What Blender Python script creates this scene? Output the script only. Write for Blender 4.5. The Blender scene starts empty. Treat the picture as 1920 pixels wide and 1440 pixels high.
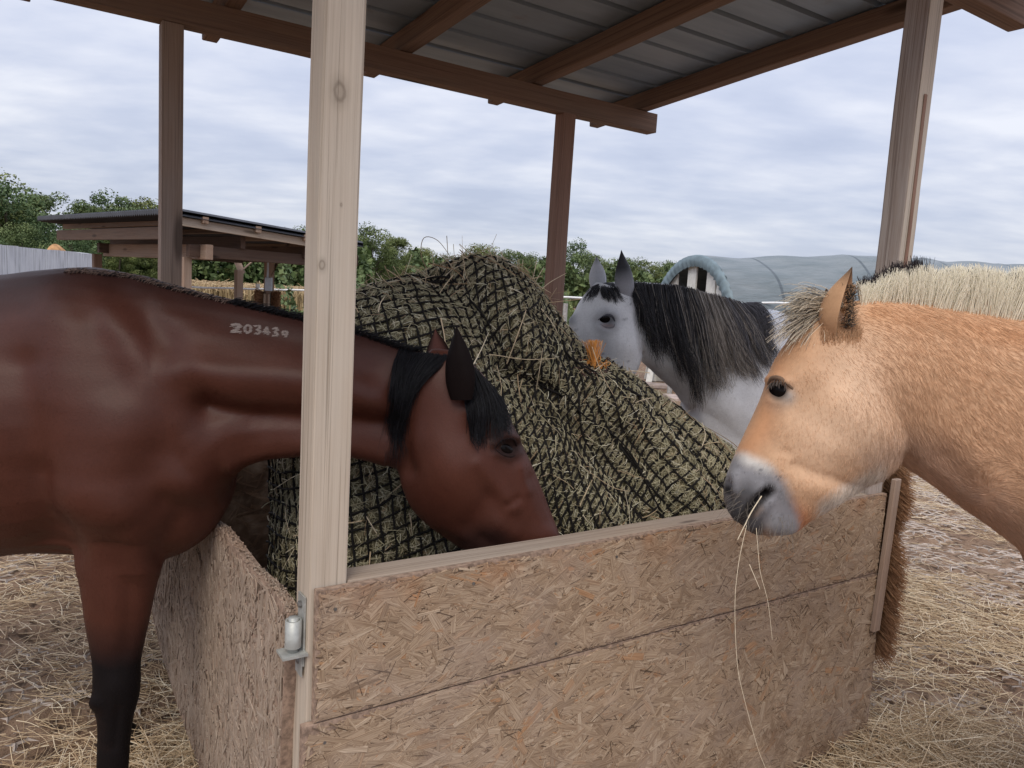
import bpy, bmesh, math, random
import numpy as np
from mathutils import Vector, Matrix
random.seed(7)
rng = np.random.default_rng(11)
scene = bpy.context.scene
COL = scene.collection
PI = math.pi

# ------------------------------------------------------------------ camera
EYE = 1.74
FPX = 1405.0                      # focal length in pixels of a 1920 x 1440 frame
PITCH = math.radians(6.979)
ROLL = math.radians(3.544)
_f = np.array([0, math.cos(PITCH), -math.sin(PITCH)])
_R0 = np.array([1.0, 0, 0]); _U0 = np.array([0, math.sin(PITCH), math.cos(PITCH)])
CR = math.cos(ROLL) * _R0 + math.sin(ROLL) * _U0
CU = math.cos(ROLL) * _U0 - math.sin(ROLL) * _R0
CF = _f
CAMPOS = np.array([0, 0, EYE])
cam_d = bpy.data.cameras.new('camera')
cam = bpy.data.objects.new('camera', cam_d)
COL.objects.link(cam)
M = Matrix(((CR[0], CU[0], -CF[0], 0), (CR[1], CU[1], -CF[1], 0), (CR[2], CU[2], -CF[2], EYE), (0, 0, 0, 1)))
cam.matrix_world = M
cam_d.sensor_width = 36.0
cam_d.lens = 36.0 * FPX / 1920.0
cam_d.clip_start = 0.05
cam_d.clip_end = 3000
scene.camera = cam

# ------------------------------------------------------------------ sky, sun, exposure
SUN_EL, SUN_AZ = math.radians(50), math.radians(192)     # azimuth clockwise from +Y (view direction)
world = bpy.data.worlds.new('World')
scene.world = world
world.use_nodes = True
wt = world.node_tree
for nd in list(wt.nodes): wt.nodes.remove(nd)
def wn(t, **k):
    nd = wt.nodes.new(t)
    for a, v in k.items(): setattr(nd, a, v)
    return nd
wo = wn('ShaderNodeOutputWorld'); bg = wn('ShaderNodeBackground')
SKY_STRENGTH = 0.1
bg.inputs['Strength'].default_value = SKY_STRENGTH
sky = wn('ShaderNodeTexSky', sky_type='NISHITA', sun_disc=False)
sky.sun_elevation = SUN_EL; sky.sun_rotation = SUN_AZ
tc = wn('ShaderNodeTexCoord'); sep = wn('ShaderNodeSeparateXYZ')
wt.links.new(tc.outputs['Generated'], sep.inputs[0])
def wmath(op, a, b=None, c=None):
    nd = wn('ShaderNodeMath', operation=op)
    for i, v in enumerate((a, b, c)):
        if v is None: continue
        if isinstance(v, (int, float)): nd.inputs[i].default_value = v
        else: wt.links.new(v, nd.inputs[i])
    return nd.outputs[0]
zc = wmath('MAXIMUM', sep.outputs[2], 0.0)
den = wmath('ADD', zc, 0.16)
cx_ = wmath('DIVIDE', sep.outputs[0], den); cy_ = wmath('DIVIDE', sep.outputs[1], den)
comb = wn('ShaderNodeCombineXYZ')
wt.links.new(wmath('MULTIPLY', cx_, 1.0), comb.inputs[0]); wt.links.new(wmath('MULTIPLY', cy_, 1.55), comb.inputs[1])
n1 = wn('ShaderNodeTexNoise'); n1.inputs['Scale'].default_value = 0.95; n1.inputs['Detail'].default_value = 7; n1.inputs['Roughness'].default_value = 0.52; n1.inputs['Distortion'].default_value = 0.35
wt.links.new(comb.outputs[0], n1.inputs['Vector'])
n2 = wn('ShaderNodeTexNoise'); n2.inputs['Scale'].default_value = 3.6; n2.inputs['Detail'].default_value = 6; n2.inputs['Roughness'].default_value = 0.5
wt.links.new(comb.outputs[0], n2.inputs['Vector'])
mixn = wmath('ADD', wmath('MULTIPLY', n1.outputs['Fac'], 0.70), wmath('MULTIPLY', n2.outputs['Fac'], 0.30))
ramp = wn('ShaderNodeValToRGB')
wt.links.new(mixn, ramp.inputs[0])
CLOUD = [(0.35, (3.35, 3.66, 4.65)), (0.45, (3.85, 4.13, 5.05)), (0.54, (4.5, 4.7, 5.45)), (0.64, (5.4, 5.5, 6.0))]
el = ramp.color_ramp.elements
while len(el) < len(CLOUD): el.new(0.5)
for e, (p, c) in zip(el, CLOUD):
    e.position = p; e.color = (*[v * 0.1 for v in c], 1)
# overcast luminance rises towards the zenith (CIE overcast law, softened)
grad = wmath('ADD', wmath('MULTIPLY', zc, 0.95), 0.93)
vm = wn('ShaderNodeVectorMath', operation='SCALE')
wt.links.new(ramp.outputs[0], vm.inputs[0]); wt.links.new(wmath('MULTIPLY', grad, 10.0), vm.inputs['Scale'])
mx = wn('ShaderNodeMix', data_type='RGBA'); mx.inputs[0].default_value = 0.9
wt.links.new(sky.outputs[0], mx.inputs[6]); wt.links.new(vm.outputs[0], mx.inputs[7])
wt.links.new(mx.outputs[2], bg.inputs['Color']); wt.links.new(bg.outputs[0], wo.inputs['Surface'])

sun_d = bpy.data.lights.new('sun', 'SUN'); sun_d.energy = 1.5; sun_d.angle = math.radians(38); sun_d.color = (1.0, 0.91, 0.77)
sun = bpy.data.objects.new('sun', sun_d); COL.objects.link(sun)
_sd = Vector((math.sin(SUN_AZ) * math.cos(SUN_EL), math.cos(SUN_AZ) * math.cos(SUN_EL), math.sin(SUN_EL)))
sun.rotation_euler = _sd.to_track_quat('Z', 'Y').to_euler()
sun.location = (0, 0, 30)
vs = scene.view_settings
vs.view_transform = 'Standard'; vs.look = 'None'; vs.gamma = 1.0; vs.use_curve_mapping = False
vs.exposure = 0.58
scene.cycles_curves.shape = 'RIBBONS'
scene.cycles_curves.subdivisions = 2
scene.cycles.max_bounces = 6
scene.cycles.diffuse_bounces = 3
scene.cycles.transparent_max_bounces = 4

# ------------------------------------------------------------------ helpers
def proj(P):
    v = np.asarray(P, float) - CAMPOS
    z = v @ CF
    return np.stack([960 + FPX * (v @ CR) / z, 720 - FPX * (v @ CU) / z], -1)
def ray(px, py):
    return CR * (px - 960) / FPX - CU * (py - 720) / FPX + CF
def at(px, py, Y):
    d = ray(px, py); return CAMPOS + d * (Y / d[1])
def at_plane(px, py, p0, n):
    d = ray(px, py); t = ((p0 - CAMPOS) @ n) / (d @ n); return CAMPOS + d * t
def ground_at(px, py, z=0.0):
    return at_plane(px, py, np.array([0, 0, z]), np.array([0, 0, 1.0]))

def tag(o, label=None, cat=None, group=None, kind=None):
    if label: o['label'] = label
    if cat: o['category'] = cat
    if group: o['group'] = group
    if kind: o['kind'] = kind
    return o
def empty(name, loc, label, cat, group=None, rotz=0):
    o = bpy.data.objects.new(name, None); COL.objects.link(o); o.location = loc; o.rotation_euler = (0, 0, rotz)
    o.empty_display_size = 0.2
    bpy.context.view_layer.update()
    return tag(o, label, cat, group)
def link(o, parent=None):
    COL.objects.link(o)
    if parent is not None:
        o.parent = parent
        o.matrix_parent_inverse = (Matrix.Translation(parent.location) @ parent.rotation_euler.to_matrix().to_4x4()).inverted() if parent.parent is None else Matrix.Identity(4)
    return o
def mesh_obj(name, V, F, mat, parent=None, smooth=False, gp=None, rnd=None, col=None):
    me = bpy.data.meshes.new(name)
    me.from_pydata([tuple(v) for v in V], [], [tuple(f) for f in F])
    if smooth: me.polygons.foreach_set('use_smooth', [True] * len(me.polygons))
    if gp is not None:
        a = me.attributes.new('gp', 'FLOAT_VECTOR', 'POINT'); a.data.foreach_set('vector', np.asarray(gp, np.float32).ravel())
    if rnd is not None:
        a = me.attributes.new('rnd', 'FLOAT', 'POINT'); a.data.foreach_set('value', np.asarray(rnd, np.float32).ravel())
    if col is not None:
        a = me.attributes.new('coat', 'FLOAT_COLOR', 'POINT'); c = np.ones((len(V), 4), np.float32); c[:, :3] = col; a.data.foreach_set('color', c.ravel())
    me.materials.append(mat)
    me.update()
    o = bpy.data.objects.new(name, me)
    return link(o, parent)
class MB:
    """collects shapes for ONE mesh"""
    def __init__(s): s.V = []; s.F = []; s.G = []; s.R = []
    def add(s, V, F, gp=None, r=0.5):
        k = len(s.V); s.V += [tuple(map(float, v)) for v in V]; s.F += [tuple(i + k for i in f) for f in F]
        s.G += [tuple(map(float, g)) for g in (gp if gp is not None else V)]; s.R += [r] * len(V)
    def box(s, p0, eu, ev, ew, r=0.5, off=None):
        p0, eu, ev, ew = [np.asarray(q, float) for q in (p0, eu, ev, ew)]
        V = [p0 + eu * i + ev * j + ew * k for i in (0, 1) for j in (0, 1) for k in (0, 1)]
        F = [(0, 1, 3, 2), (4, 6, 7, 5), (0, 4, 5, 1), (2, 3, 7, 6), (0, 2, 6, 4), (1, 5, 7, 3)]
        L = [np.linalg.norm(q) for q in (eu, ev, ew)]
        o = rng.random(3) * 20 if off is None else off
        G = [(i * L[0] + o[0], j * L[1] + o[1], k * L[2] + o[2]) for i in (0, 1) for j in (0, 1) for k in (0, 1)]
        s.add(V, F, G, r)
    def tube(s, pts, rad, n=6, r=0.5, cap=True):
        P = np.asarray(pts, float); m = len(P)
        rad = np.broadcast_to(np.asarray(rad, float), (m,))
        T = np.gradient(P, axis=0); T /= np.linalg.norm(T, axis=1)[:, None] + 1e-9
        ref = np.array([0, 0, 1.0]) if abs(T[0][2]) < .9 else np.array([1.0, 0, 0])
        V = []; G = []; l = 0
        for i in range(m):
            a = np.cross(T[i], ref); a /= np.linalg.norm(a) + 1e-9; b = np.cross(T[i], a)
            if i: l += np.linalg.norm(P[i] - P[i - 1])
            for j in range(n):
                t = 2 * PI * j / n
                V.append(P[i] + rad[i] * (a * math.cos(t) + b * math.sin(t))); G.append((l, rad[i] * math.cos(t), rad[i] * math.sin(t)))
        F = [(i * n + j, i * n + (j + 1) % n, (i + 1) * n + (j + 1) % n, (i + 1) * n + j) for i in range(m - 1) for j in range(n)]
        if cap: F += [tuple(range(n - 1, -1, -1)), tuple((m - 1) * n + j for j in range(n))]
        s.add(V, F, G, r)
    def build(s, name, mat, parent=None, smooth=False):
        return mesh_obj(name, s.V, s.F, mat, parent, smooth, s.G, s.R)
def bevel_box(name, p0, eu, ev, ew, mat, parent=None, bev=0.004, seg=1, wob=0.0, cuts=0):
    """timber: eu is the long (grain) axis"""
    p0, eu, ev, ew = [np.asarray(q, float) for q in (p0, eu, ev, ew)]
    L = np.array([np.linalg.norm(q) for q in (eu, ev, ew)])
    bm = bmesh.new()
    vs_ = [bm.verts.new((i * L[0], j * L[1], k * L[2])) for i in (0, 1) for j in (0, 1) for k in (0, 1)]
    for f in [(0, 1, 3, 2), (4, 6, 7, 5), (0, 4, 5, 1), (2, 3, 7, 6), (0, 2, 6, 4), (1, 5, 7, 3)]:
        bm.faces.new([vs_[i] for i in f])
    bmesh.ops.recalc_face_normals(bm, faces=bm.faces)
    bmesh.ops.bevel(bm, geom=bm.edges[:], offset=bev, segments=seg, affect='EDGES', profile=0.6)
    if cuts:
        for c in range(1, cuts + 1):
            bmesh.ops.bisect_plane(bm, geom=bm.verts[:] + bm.edges[:] + bm.faces[:], plane_co=(L[0] * c / (cuts + 1), 0, 0), plane_no=(1, 0, 0))
    me = bpy.data.meshes.new(name); bm.to_mesh(me); bm.free()
    n = len(me.vertices); co = np.empty(n * 3, np.float32); me.vertices.foreach_get('co', co); co = co.reshape(-1, 3)
    off = rng.random(3) * 30
    gp = co + off
    ax = np.stack([eu / L[0], ev / L[1], ew / L[2]])
    if wob:
        ph = rng.random(4) * 6
        s = co[:, 0]
        co = co.copy()
        co[:, 1] += wob * (np.sin(s * 2.1 + ph[0]) + .5 * np.sin(s * 5.3 + ph[1])); co[:, 2] += wob * (np.sin(s * 1.7 + ph[2]) + .5 * np.sin(s * 6.1 + ph[3]))
    W = p0 + co @ ax
    me.vertices.foreach_set('co', W.astype(np.float32).ravel())
    a = me.attributes.new('gp', 'FLOAT_VECTOR', 'POINT'); a.data.foreach_set('vector', gp.astype(np.float32).ravel())
    me.materials.append(mat); me.update()
    if np.dot(np.cross(ax[0], ax[1]), ax[2]) < 0: me.flip_normals()
    o = bpy.data.objects.new(name, me)
    return link(o, parent)
def curves_obj(name, strands, rads, mat, parent=None, tint=None, color=None):
    """strands: list of (k,3) arrays or array (n,k,3); rads: (n,) root radius or (n,k)"""
    hc = bpy.data.hair_curves.new(name)
    if isinstance(strands, np.ndarray):
        n, k, _ = strands.shape; sizes = [k] * n; flat = strands.reshape(-1, 3)
    else:
        sizes = [len(s) for s in strands]; n = len(strands); flat = np.concatenate(strands)
    hc.add_curves(sizes)
    hc.attributes['position'].data.foreach_set('vector', flat.astype(np.float32).ravel())
    rads = np.asarray(rads, np.float32)
    if rads.ndim == 1:
        r = np.concatenate([rr * np.linspace(1, .55, s) for rr, s in zip(rads, sizes)])
    else: r = rads.ravel()
    a = hc.attributes.get('radius') or hc.attributes.new('radius', 'FLOAT', 'POINT')
    a.data.foreach_set('value', r.astype(np.float32))
    if tint is not None:
        a = hc.attributes.new('tint', 'FLOAT', 'CURVE'); a.data.foreach_set('value', np.asarray(tint, np.float32))
    if color is not None:
        a = hc.attributes.new('coat', 'FLOAT_COLOR', 'CURVE'); c = np.ones((n, 4), np.float32); c[:, :3] = color; a.data.foreach_set('color', c.ravel())
    hc.materials.append(mat)
    o = bpy.data.objects.new(name, hc)
    return link(o, parent)

# ------------------------------------------------------------------ node helper
class NT:
    def __init__(s, name, rough=0.8, spec=0.3):
        s.m = bpy.data.materials.new(name); s.m.use_nodes = True; s.t = s.m.node_tree
        s.b = s.t.nodes['Principled BSDF']; s.b.inputs['Roughness'].default_value = rough
        s.b.inputs['Specular IOR Level'].default_value = spec
    def n(s, t, **k):
        nd = s.t.nodes.new(t)
        for a, v in k.items(): setattr(nd, a, v)
        return nd
    def set(s, sock, v):
        if isinstance(v, bpy.types.NodeSocket): s.t.links.new(v, sock)
        elif isinstance(v, (tuple, list)) and len(v) == 3 and sock.type == 'RGBA': sock.default_value = (*v, 1)
        else: sock.default_value = v
    def math(s, op, a, b=None, clamp=False):
        nd = s.n('ShaderNodeMath', operation=op); nd.use_clamp = clamp
        s.set(nd.inputs[0], a)
        if b is not None: s.set(nd.inputs[1], b)
        return nd.outputs[0]
    def attr(s, name, out='Vector'):
        return s.n('ShaderNodeAttribute', attribute_name=name).outputs[out]
    def objco(s): return s.n('ShaderNodeTexCoord').outputs['Object']
    def pos(s): return s.n('ShaderNodeNewGeometry').outputs['Position']
    def map(s, v, scale=(1, 1, 1), loc=(0, 0, 0), rot=(0, 0, 0)):
        nd = s.n('ShaderNodeMapping'); s.set(nd.inputs[0], v)
        nd.inputs['Scale'].default_value = scale; nd.inputs['Location'].default_value = loc; nd.inputs['Rotation'].default_value = rot
        return nd.outputs[0]
    def noise(s, v, scale=1, detail=4, rough=.55, dist=0, out='Fac'):
        nd = s.n('ShaderNodeTexNoise'); s.set(nd.inputs['Vector'], v)
        nd.inputs['Scale'].default_value = scale; nd.inputs['Detail'].default_value = detail; nd.inputs['Roughness'].default_value = rough; nd.inputs['Distortion'].default_value = dist
        return nd.outputs[out]
    def vor(s, v, scale=1, feature='F1', out='Distance', rnd=1):
        nd = s.n('ShaderNodeTexVoronoi', feature=feature); s.set(nd.inputs['Vector'], v)
        nd.inputs['Scale'].default_value = scale; nd.inputs['Randomness'].default_value = rnd
        return nd.outputs[out]
    def ramp(s, f, stops, interp='LINEAR'):
        nd = s.n('ShaderNodeValToRGB'); s.set(nd.inputs[0], f); nd.color_ramp.interpolation = interp
        e = nd.color_ramp.elements
        while len(e) < len(stops): e.new(.5)
        for q, (p, c) in zip(e, stops):
            q.position = p; q.color = (*c, 1) if not isinstance(c, (int, float)) else (c, c, c, 1)
        return nd.outputs[0]
    def mix(s, f, a, b, blend='MIX'):
        nd = s.n('ShaderNodeMix', data_type='RGBA', blend_type=blend)
        s.set(nd.inputs[0], f); s.set(nd.inputs[6], a); s.set(nd.inputs[7], b)
        return nd.outputs[2]
    def smooth(s, x, lo, hi):
        nd = s.n('ShaderNodeMapRange', interpolation_type='SMOOTHSTEP'); s.set(nd.inputs[0], x)
        nd.inputs[1].default_value = lo; nd.inputs[2].default_value = hi
        return nd.outputs[0]
    def bump(s, h, strength=.3, dist=.002):
        nd = s.n('ShaderNodeBump'); nd.inputs['Strength'].default_value = strength; nd.inputs['Distance'].default_value = dist
        s.set(nd.inputs['Height'], h); s.t.links.new(nd.outputs[0], s.b.inputs['Normal'])
    def color(s, c): s.set(s.b.inputs['Base Color'], c)

def wood_mat(name, light, mid, dark, grey=(.34, .31, .28), greyness=.35, ring=75, knots=1.0, knots_at=()):
    k = NT(name, .78, .25); g = k.attr('gp')
    kx = None
    for K_, kr in knots_at:
        vd = k.n('ShaderNodeVectorMath', operation='SUBTRACT'); k.set(vd.inputs[0], k.pos()); vd.inputs[1].default_value = K_
        ln = k.n('ShaderNodeVectorMath', operation='LENGTH'); k.set(ln.inputs[0], k.map(vd.outputs[0], (1, 1, .62)))
        q = k.math('DIVIDE', ln.outputs['Value'], kr); kx = q if kx is None else k.math('MINIMUM', kx, q)
    warp = k.noise(k.map(g, (1.1, 9, 9)), 1, 3, .5)
    kd = k.vor(k.map(g, (1.35, 6.5, 6.5)), 1)
    kn = k.smooth(kd, .21 * knots + .001, .08 * knots)
    halo = k.smooth(kd, .55, .05)
    sx = k.n('ShaderNodeSeparateXYZ'); k.set(sx.inputs[0], g)
    across = k.math('ADD', sx.outputs[1], k.math('MULTIPLY', sx.outputs[2], .55))
    ph = k.math('ADD', k.math('MULTIPLY', across, ring * 6.283), k.math('ADD', k.math('MULTIPLY', warp, 16), k.math('MULTIPLY', halo, 9)))
    ringv = k.math('ADD', k.math('MULTIPLY', k.math('SINE', ph), .5), .5)
    fib = k.noise(k.map(g, (3, 240, 240)), 1, 3, .6)
    big = k.noise(k.map(g, (1.5, 14, 14)), 1, 4, .6)
    if kx is not None:
        wob_ = k.math('MULTIPLY', k.noise(k.pos(), 60, 3, .6), .5)
        kx = k.math('ADD', kx, wob_)
        kn = k.math('MAXIMUM', kn, k.math('ADD', k.math('MULTIPLY', k.smooth(k.math('ABSOLUTE', k.math('SUBTRACT', kx, 1.15)), .45, .0), .4), k.math('MULTIPLY', k.smooth(kx, 3.0, .8), .4)))
    f = k.math('ADD', k.math('MULTIPLY', ringv, .08), k.math('ADD', k.math('MULTIPLY', fib, .60), k.math('MULTIPLY', big, .40)))
    c = k.ramp(f, [(.2, dark), (.52, mid), (.85, light)])
    gr = k.noise(k.map(g, (1.2, 5, 5), (3, 1, 2)), 1, 5, .65)
    c = k.mix(k.math('MULTIPLY', k.smooth(gr, .35, .68), greyness), c, grey)
    crack = k.smooth(k.noise(k.map(g, (1.0, 210, 210), (9, 2, 0)), 1, 2, .5), .58, .66)
    c = k.mix(k.math('MULTIPLY', crack, .45), c, tuple(v * .6 for v in dark))
    c = k.mix(k.math('MULTIPLY', kn, .75), c, tuple(v * .4 for v in dark))
    k.color(c)
    k.bump(k.math('SUBTRACT', fib, k.math('MULTIPLY', crack, 1.2)), .45, .001)
    return k.m
_pp = np.array([-.4308, 1.6236, 0]); _pB = np.array([-math.cos(.9867), math.sin(.9867), 0])
PKNOTS = [(tuple(at_plane(x, y, _pp, _pB)), r) for x, y, r in ((637, 172, .012), (604, 497, .006), (640, 384, .002))]
M_POST = wood_mat('weathered_post_wood', (.62, .53, .43), (.505, .42, .335), (.30, .23, .165), (.55, .505, .44), .5, 70, 1.0, PKNOTS)
M_POSTB = wood_mat('brown_post_wood', (.43, .32, .25), (.33, .235, .18), (.18, .12, .09), (.36, .31, .275), .4, 75)
M_POSTC = wood_mat('reddish_post_wood', (.36, .215, .15), (.27, .155, .11), (.15, .085, .06), (.27, .205, .17), .25, 75)
M_POSTD = wood_mat('grey_post_wood', (.50, .43, .38), (.36, .29, .25), (.20, .13, .10), (.50, .47, .46), .55, 60)
M_BEAM = wood_mat('old_beam_wood', (.31, .20, .14), (.22, .138, .098), (.10, .062, .045), (.21, .17, .14), .3, 60)
M_RAIL = wood_mat('rail_wood', (.42, .335, .265), (.36, .28, .22), (.25, .185, .145), (.37, .325, .28), .5, 60, .4)
M_FARWOOD = wood_mat('far_shed_wood', (.36, .25, .18), (.27, .18, .13), (.15, .1, .07), (.3, .26, .22), .35, 60)
M_FARPALE = wood_mat('far_pale_batten', (.46, .38, .3), (.38, .30, .23), (.24, .18, .13), (.4, .37, .33), .4, 60)

def plain(name, c, rough=.6, spec=.3, var=.15, scale=20, metal=0, bump=0):
    k = NT(name, rough, spec); k.b.inputs['Metallic'].default_value = metal
    f = k.noise(k.pos(), scale, 5, .6)
    k.color(k.mix(k.smooth(f, .3, .7), tuple(v * (1 - var) for v in c), tuple(v * (1 + var) for v in c)))
    if bump: k.bump(f, bump, .002)
    return k.m
def osb_flake_mat(name, pal, dirt=(.16, .11, .085), dirtf=.45):
    k = NT(name, .82, .2); g = k.attr('gp'); r = k.attr('rnd', 'Fac')
    c = k.ramp(r, pal)
    c = k.mix(.14, c, (.42, .325, .245) if pal[-1][1][0] > .3 else pal[1][1])
    fib = k.noise(k.map(g, (9, 420, 1)), 1, 3, .65)
    c = k.mix(k.math('MULTIPLY', k.smooth(fib, .40, .62), .8), c, k.mix(1, c, (.52, .46, .42), 'MULTIPLY'))
    d = k.noise(k.pos(), 2.6, 6, .68)
    c = k.mix(k.math('MULTIPLY', k.smooth(d, .46, .72), dirtf), c, dirt)
    sz_ = k.n('ShaderNodeSeparateXYZ'); k.set(sz_.inputs[0], k.pos())
    worn = k.math('MULTIPLY', k.smooth(sz_.outputs[2], .93, 1.05), k.smooth(k.noise(k.pos(), 5, 5, .6), .42, .62))
    splash = k.math('MULTIPLY', k.smooth(sz_.outputs[2], .42, .04), k.smooth(k.noise(k.pos(), 11, 6, .7), .40, .62))
    if pal[-1][1][0] > .3:
        c = k.mix(k.math('MULTIPLY', worn, .6), c, k.mix(1, c, (1.0, .66, .45), 'MULTIPLY'))
        c = k.mix(k.math('MULTIPLY', splash, .65), c, (.17, .105, .07))
    wash = k.noise(k.pos(), 7, 4, .6)
    c = k.mix(k.math('MULTIPLY', k.smooth(wash, .4, .75), .4), c, (.42, .34, .29))
    c = k.mix(1, c, (.91, .875, .83) if pal[-1][1][0] > .3 else (1, 1, 1), 'MULTIPLY')
    k.color(c); k.bump(fib, .5, .0012)
    return k.m
M_OSB = osb_flake_mat('osb_flakes', [(0, (.09, .06, .04)), (.09, (.12, .08, .055)), (.11, (.34, .25, .175)), (.3, (.46, .355, .26)), (.5, (.54, .425, .315)), (.65, (.43, .32, .225)), (.8, (.62, .51, .395)), (.95, (.47, .35, .25)), (.99, (.52, .30, .16)), (1, (.52, .41, .31))])
M_OSBW = osb_flake_mat('weathered_osb_flakes', [(0, (.08, .06, .05)), (.09, (.12, .09, .075)), (.11, (.36, .30, .25)), (.25, (.40, .335, .285)), (.5, (.50, .425, .365)), (.75, (.45, .37, .31)), (1, (.56, .49, .43))], (.2, .15, .12), .35)
M_OSBSHADE = osb_flake_mat('shade_darkened_board', [(0, (.06, .038, .028)), (.5, (.10, .062, .045)), (1, (.14, .09, .065))])  # shade inside the feeder put into the board colour
M_OSBCORE = plain('osb_core', (.30, .215, .165), .9, .1, .35, 60, 0, .8)

def straw_mat(name, stops):
    k = NT(name, .62, .3)
    hi = k.n('ShaderNodeHairInfo')
    k.color(k.ramp(hi.outputs['Random'], stops))
    return k.m
M_HAY = straw_mat('hay_straw', [(0, (.15, .125, .07)), (.25, (.38, .335, .21)), (.6, (.56, .505, .34)), (.8, (.41, .385, .245)), (.9, (.83, .785, .62)), (1, (.38, .24, .13))])
M_STRAW = straw_mat('loose_straw', [(0, (.30, .20, .11)), (.35, (.54, .40, .25)), (.7, (.70, .56, .38)), (.9, (.86, .76, .58)), (1, (.36, .22, .12))])
M_NET = plain('net_cord', (.012, .010, .009), .75, .25, .3, 90)
M_STEEL = plain('galvanised_steel', (.42, .43, .41), .5, .4, .15, 40, .35)
M_STEELDARK = plain('bolt_steel', (.2, .19, .18), .5, .5, .3, 40, .6)
# ------------------------------------------------------------------ hay feeder (posts, rails, roof, panels)
AZ = 0.9867
A = np.array([math.sin(AZ), math.cos(AZ), 0]); B = np.array([-math.cos(AZ), math.sin(AZ), 0]); Z = np.array([0, 0, 1.0])
P1 = np.array([-.4308, 1.6236, 0]); LA, LB, W = 2.2004, 2.1647, .09
ZR, ZS = 1.048, .726                # rail top, seam between the boards
def bx(a, b, z): return P1 + A * a + B * b + Z * z
feeder = empty('hay_feeder', bx(LA / 2, LB / 2, 0), 'open wooden hay feeder with four posts, flake board sides and a metal roof', 'hay feeder')
ZBR, ZBF = 2.825, 2.955            # underside of rear and front roof beam
bevel_box('post', bx(0, 0, -.05), Z * (ZBF + .05), A * W, B * W, M_POST, feeder, .005, 2, .0015, 12)['label'] = 'pale knotty front post with a hinge'
bevel_box('post', bx(0, LB, -.05), Z * (ZBR + .05), A * W, B * W, M_POSTB, feeder, .004, 2, .0015, 12)
bevel_box('post', bx(LA, LB, -.05), Z * (ZBR + .05), A * W, B * W, M_POSTC, feeder, .004, 2, .0015, 12)['label'] = 'reddish brown rear post'
bevel_box('post', bx(LA, 0, -.05), Z * (ZBF + .25), A * W, B * W, M_POSTD, feeder, .006, 2, .003, 14)['label'] = 'grey post with torn bark edge'
BH = .12
bevel_box('beam', bx(-1.35, LB, ZBR), A * 4.30, B * W, Z * BH, M_BEAM, feeder, .005, 2, .002, 10)
bevel_box('beam', bx(-1.35, .012, ZBF), A * 4.33, B * W * .9, Z * BH, M_BEAM, feeder, .005, 2, .002, 10)
bevel_box('lit_face_strip', bx(LA + .004, -.0045, ZR + .1), Z * 1.9, A * (W - .008), B * .0042, M_POST, feeder, .0015)  # added slab, its paler wood stands in for light on this post face
bevel_box('torn_strip', bx(LA + .028, -.0075, ZR + .75), Z * .75, A * .02, B * .0028, M_POSTC, feeder, .001, 1, .004, 10)
# rafters, sloping down to the rear, tails beyond the rear beam
SL = (ZBF - ZBR) / LB
def zr_at(b): return ZBF + BH + .001 - SL * (b - .05)
RB0, RB1, RW, RH = -.55, LB + .52, .075, .105
for a in (-1.32, -.55, .26, 1.13, 1.97, 2.80):
    p0 = bx(a, RB0, zr_at(RB0)); ev = B * (RB1 - RB0) + Z * (zr_at(RB1) - zr_at(RB0))
    up = np.cross(A, ev); up /= np.linalg.norm(up)
    if up[2] < 0: up = -up
    bevel_box('rafter', p0, ev, A * RW, up * RH, M_BEAM, feeder, .004, 1, .002, 8)
# small dark wedge blocks where rafters meet the rear beam
# trapezoid roof sheets, ribs parallel to the rear beam
kk = NT('zinc_roof_sheet', .42, .5); kk.b.inputs['Metallic'].default_value = .35
g = kk.attr('gp')
f1 = kk.noise(kk.map(g, (1.2, 9, 1)), 1, 5, .65); f2 = kk.noise(kk.map(g, (3, 3, 3)), 2, 4, .6)
c = kk.mix(kk.smooth(f1, .3, .75), (.31, .375, .44), (.25, .305, .36))
c = kk.mix(kk.math('MULTIPLY', kk.smooth(f2, .6, .8), .5), c, (.20, .16, .13))
kk.color(c); kk.set(kk.b.inputs['Roughness'], kk.ramp(f1, [(.3, .45), (.7, .6)]))
M_ZINC = kk.m
def roof_sheet(b0, b1, lift):
    prof = []; pitch = .245; b = b0
    while b < b1 - 1e-6:
        for db, dz in ((0, 0), (pitch - .040, 0), (pitch - .034, .032), (pitch - .006, .032)):
            if b + db < b1: prof.append((b + db, dz))
        b += pitch
    prof.append((b1, 0))
    a0, a1 = -1.45, 2.945
    V = []; G = []; F = []
    na = 2
    for (b, dz) in prof:
        for t in (0, .0012):
            for a in (a0, a1):
                V.append(bx(a, b, zr_at(b) + RH + .008 + lift + dz + t)); G.append((a + lift * 90, b, 0))
    m = len(prof)
    for i in range(m - 1):
        o = i * 4; q = o + 4
        F += [(o, o + 1, q + 1, q), (o + 2, q + 2, q + 3, o + 3), (o, q, q + 2, o + 2), (o + 1, o + 3, q + 3, q + 1)]
    F += [(0, 2, 3, 1), (4 * m - 4, 4 * m - 3, 4 * m - 1, 4 * m - 2)]
    return mesh_obj('roof_sheet', V, F, M_ZINC, feeder, False, G)
roof_sheet(-.62, .37, .004); roof_sheet(.36, 1.35, .0); roof_sheet(1.34, 2.33, .004); roof_sheet(2.32, 2.79, .0)
# top rails and inner frame
bevel_box('rail', bx(W + .003, .004, ZR - .055), A * (LA - W - .006), B * .082, Z * .055, M_RAIL, feeder, .006, 2, .0015, 8)['label'] = 'smooth worn front top rail'
bevel_box('rail', bx(W + .003, LB + .004, ZR - .055), A * (LA - W - .006), B * .082, Z * .055, M_RAIL, feeder, .006, 2)
bevel_box('rail', bx(LA + .004, W + .003, ZR - .055), B * (LB - W - .006), A * .082, Z * .055, M_RAIL, feeder, .006, 2)

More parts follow.
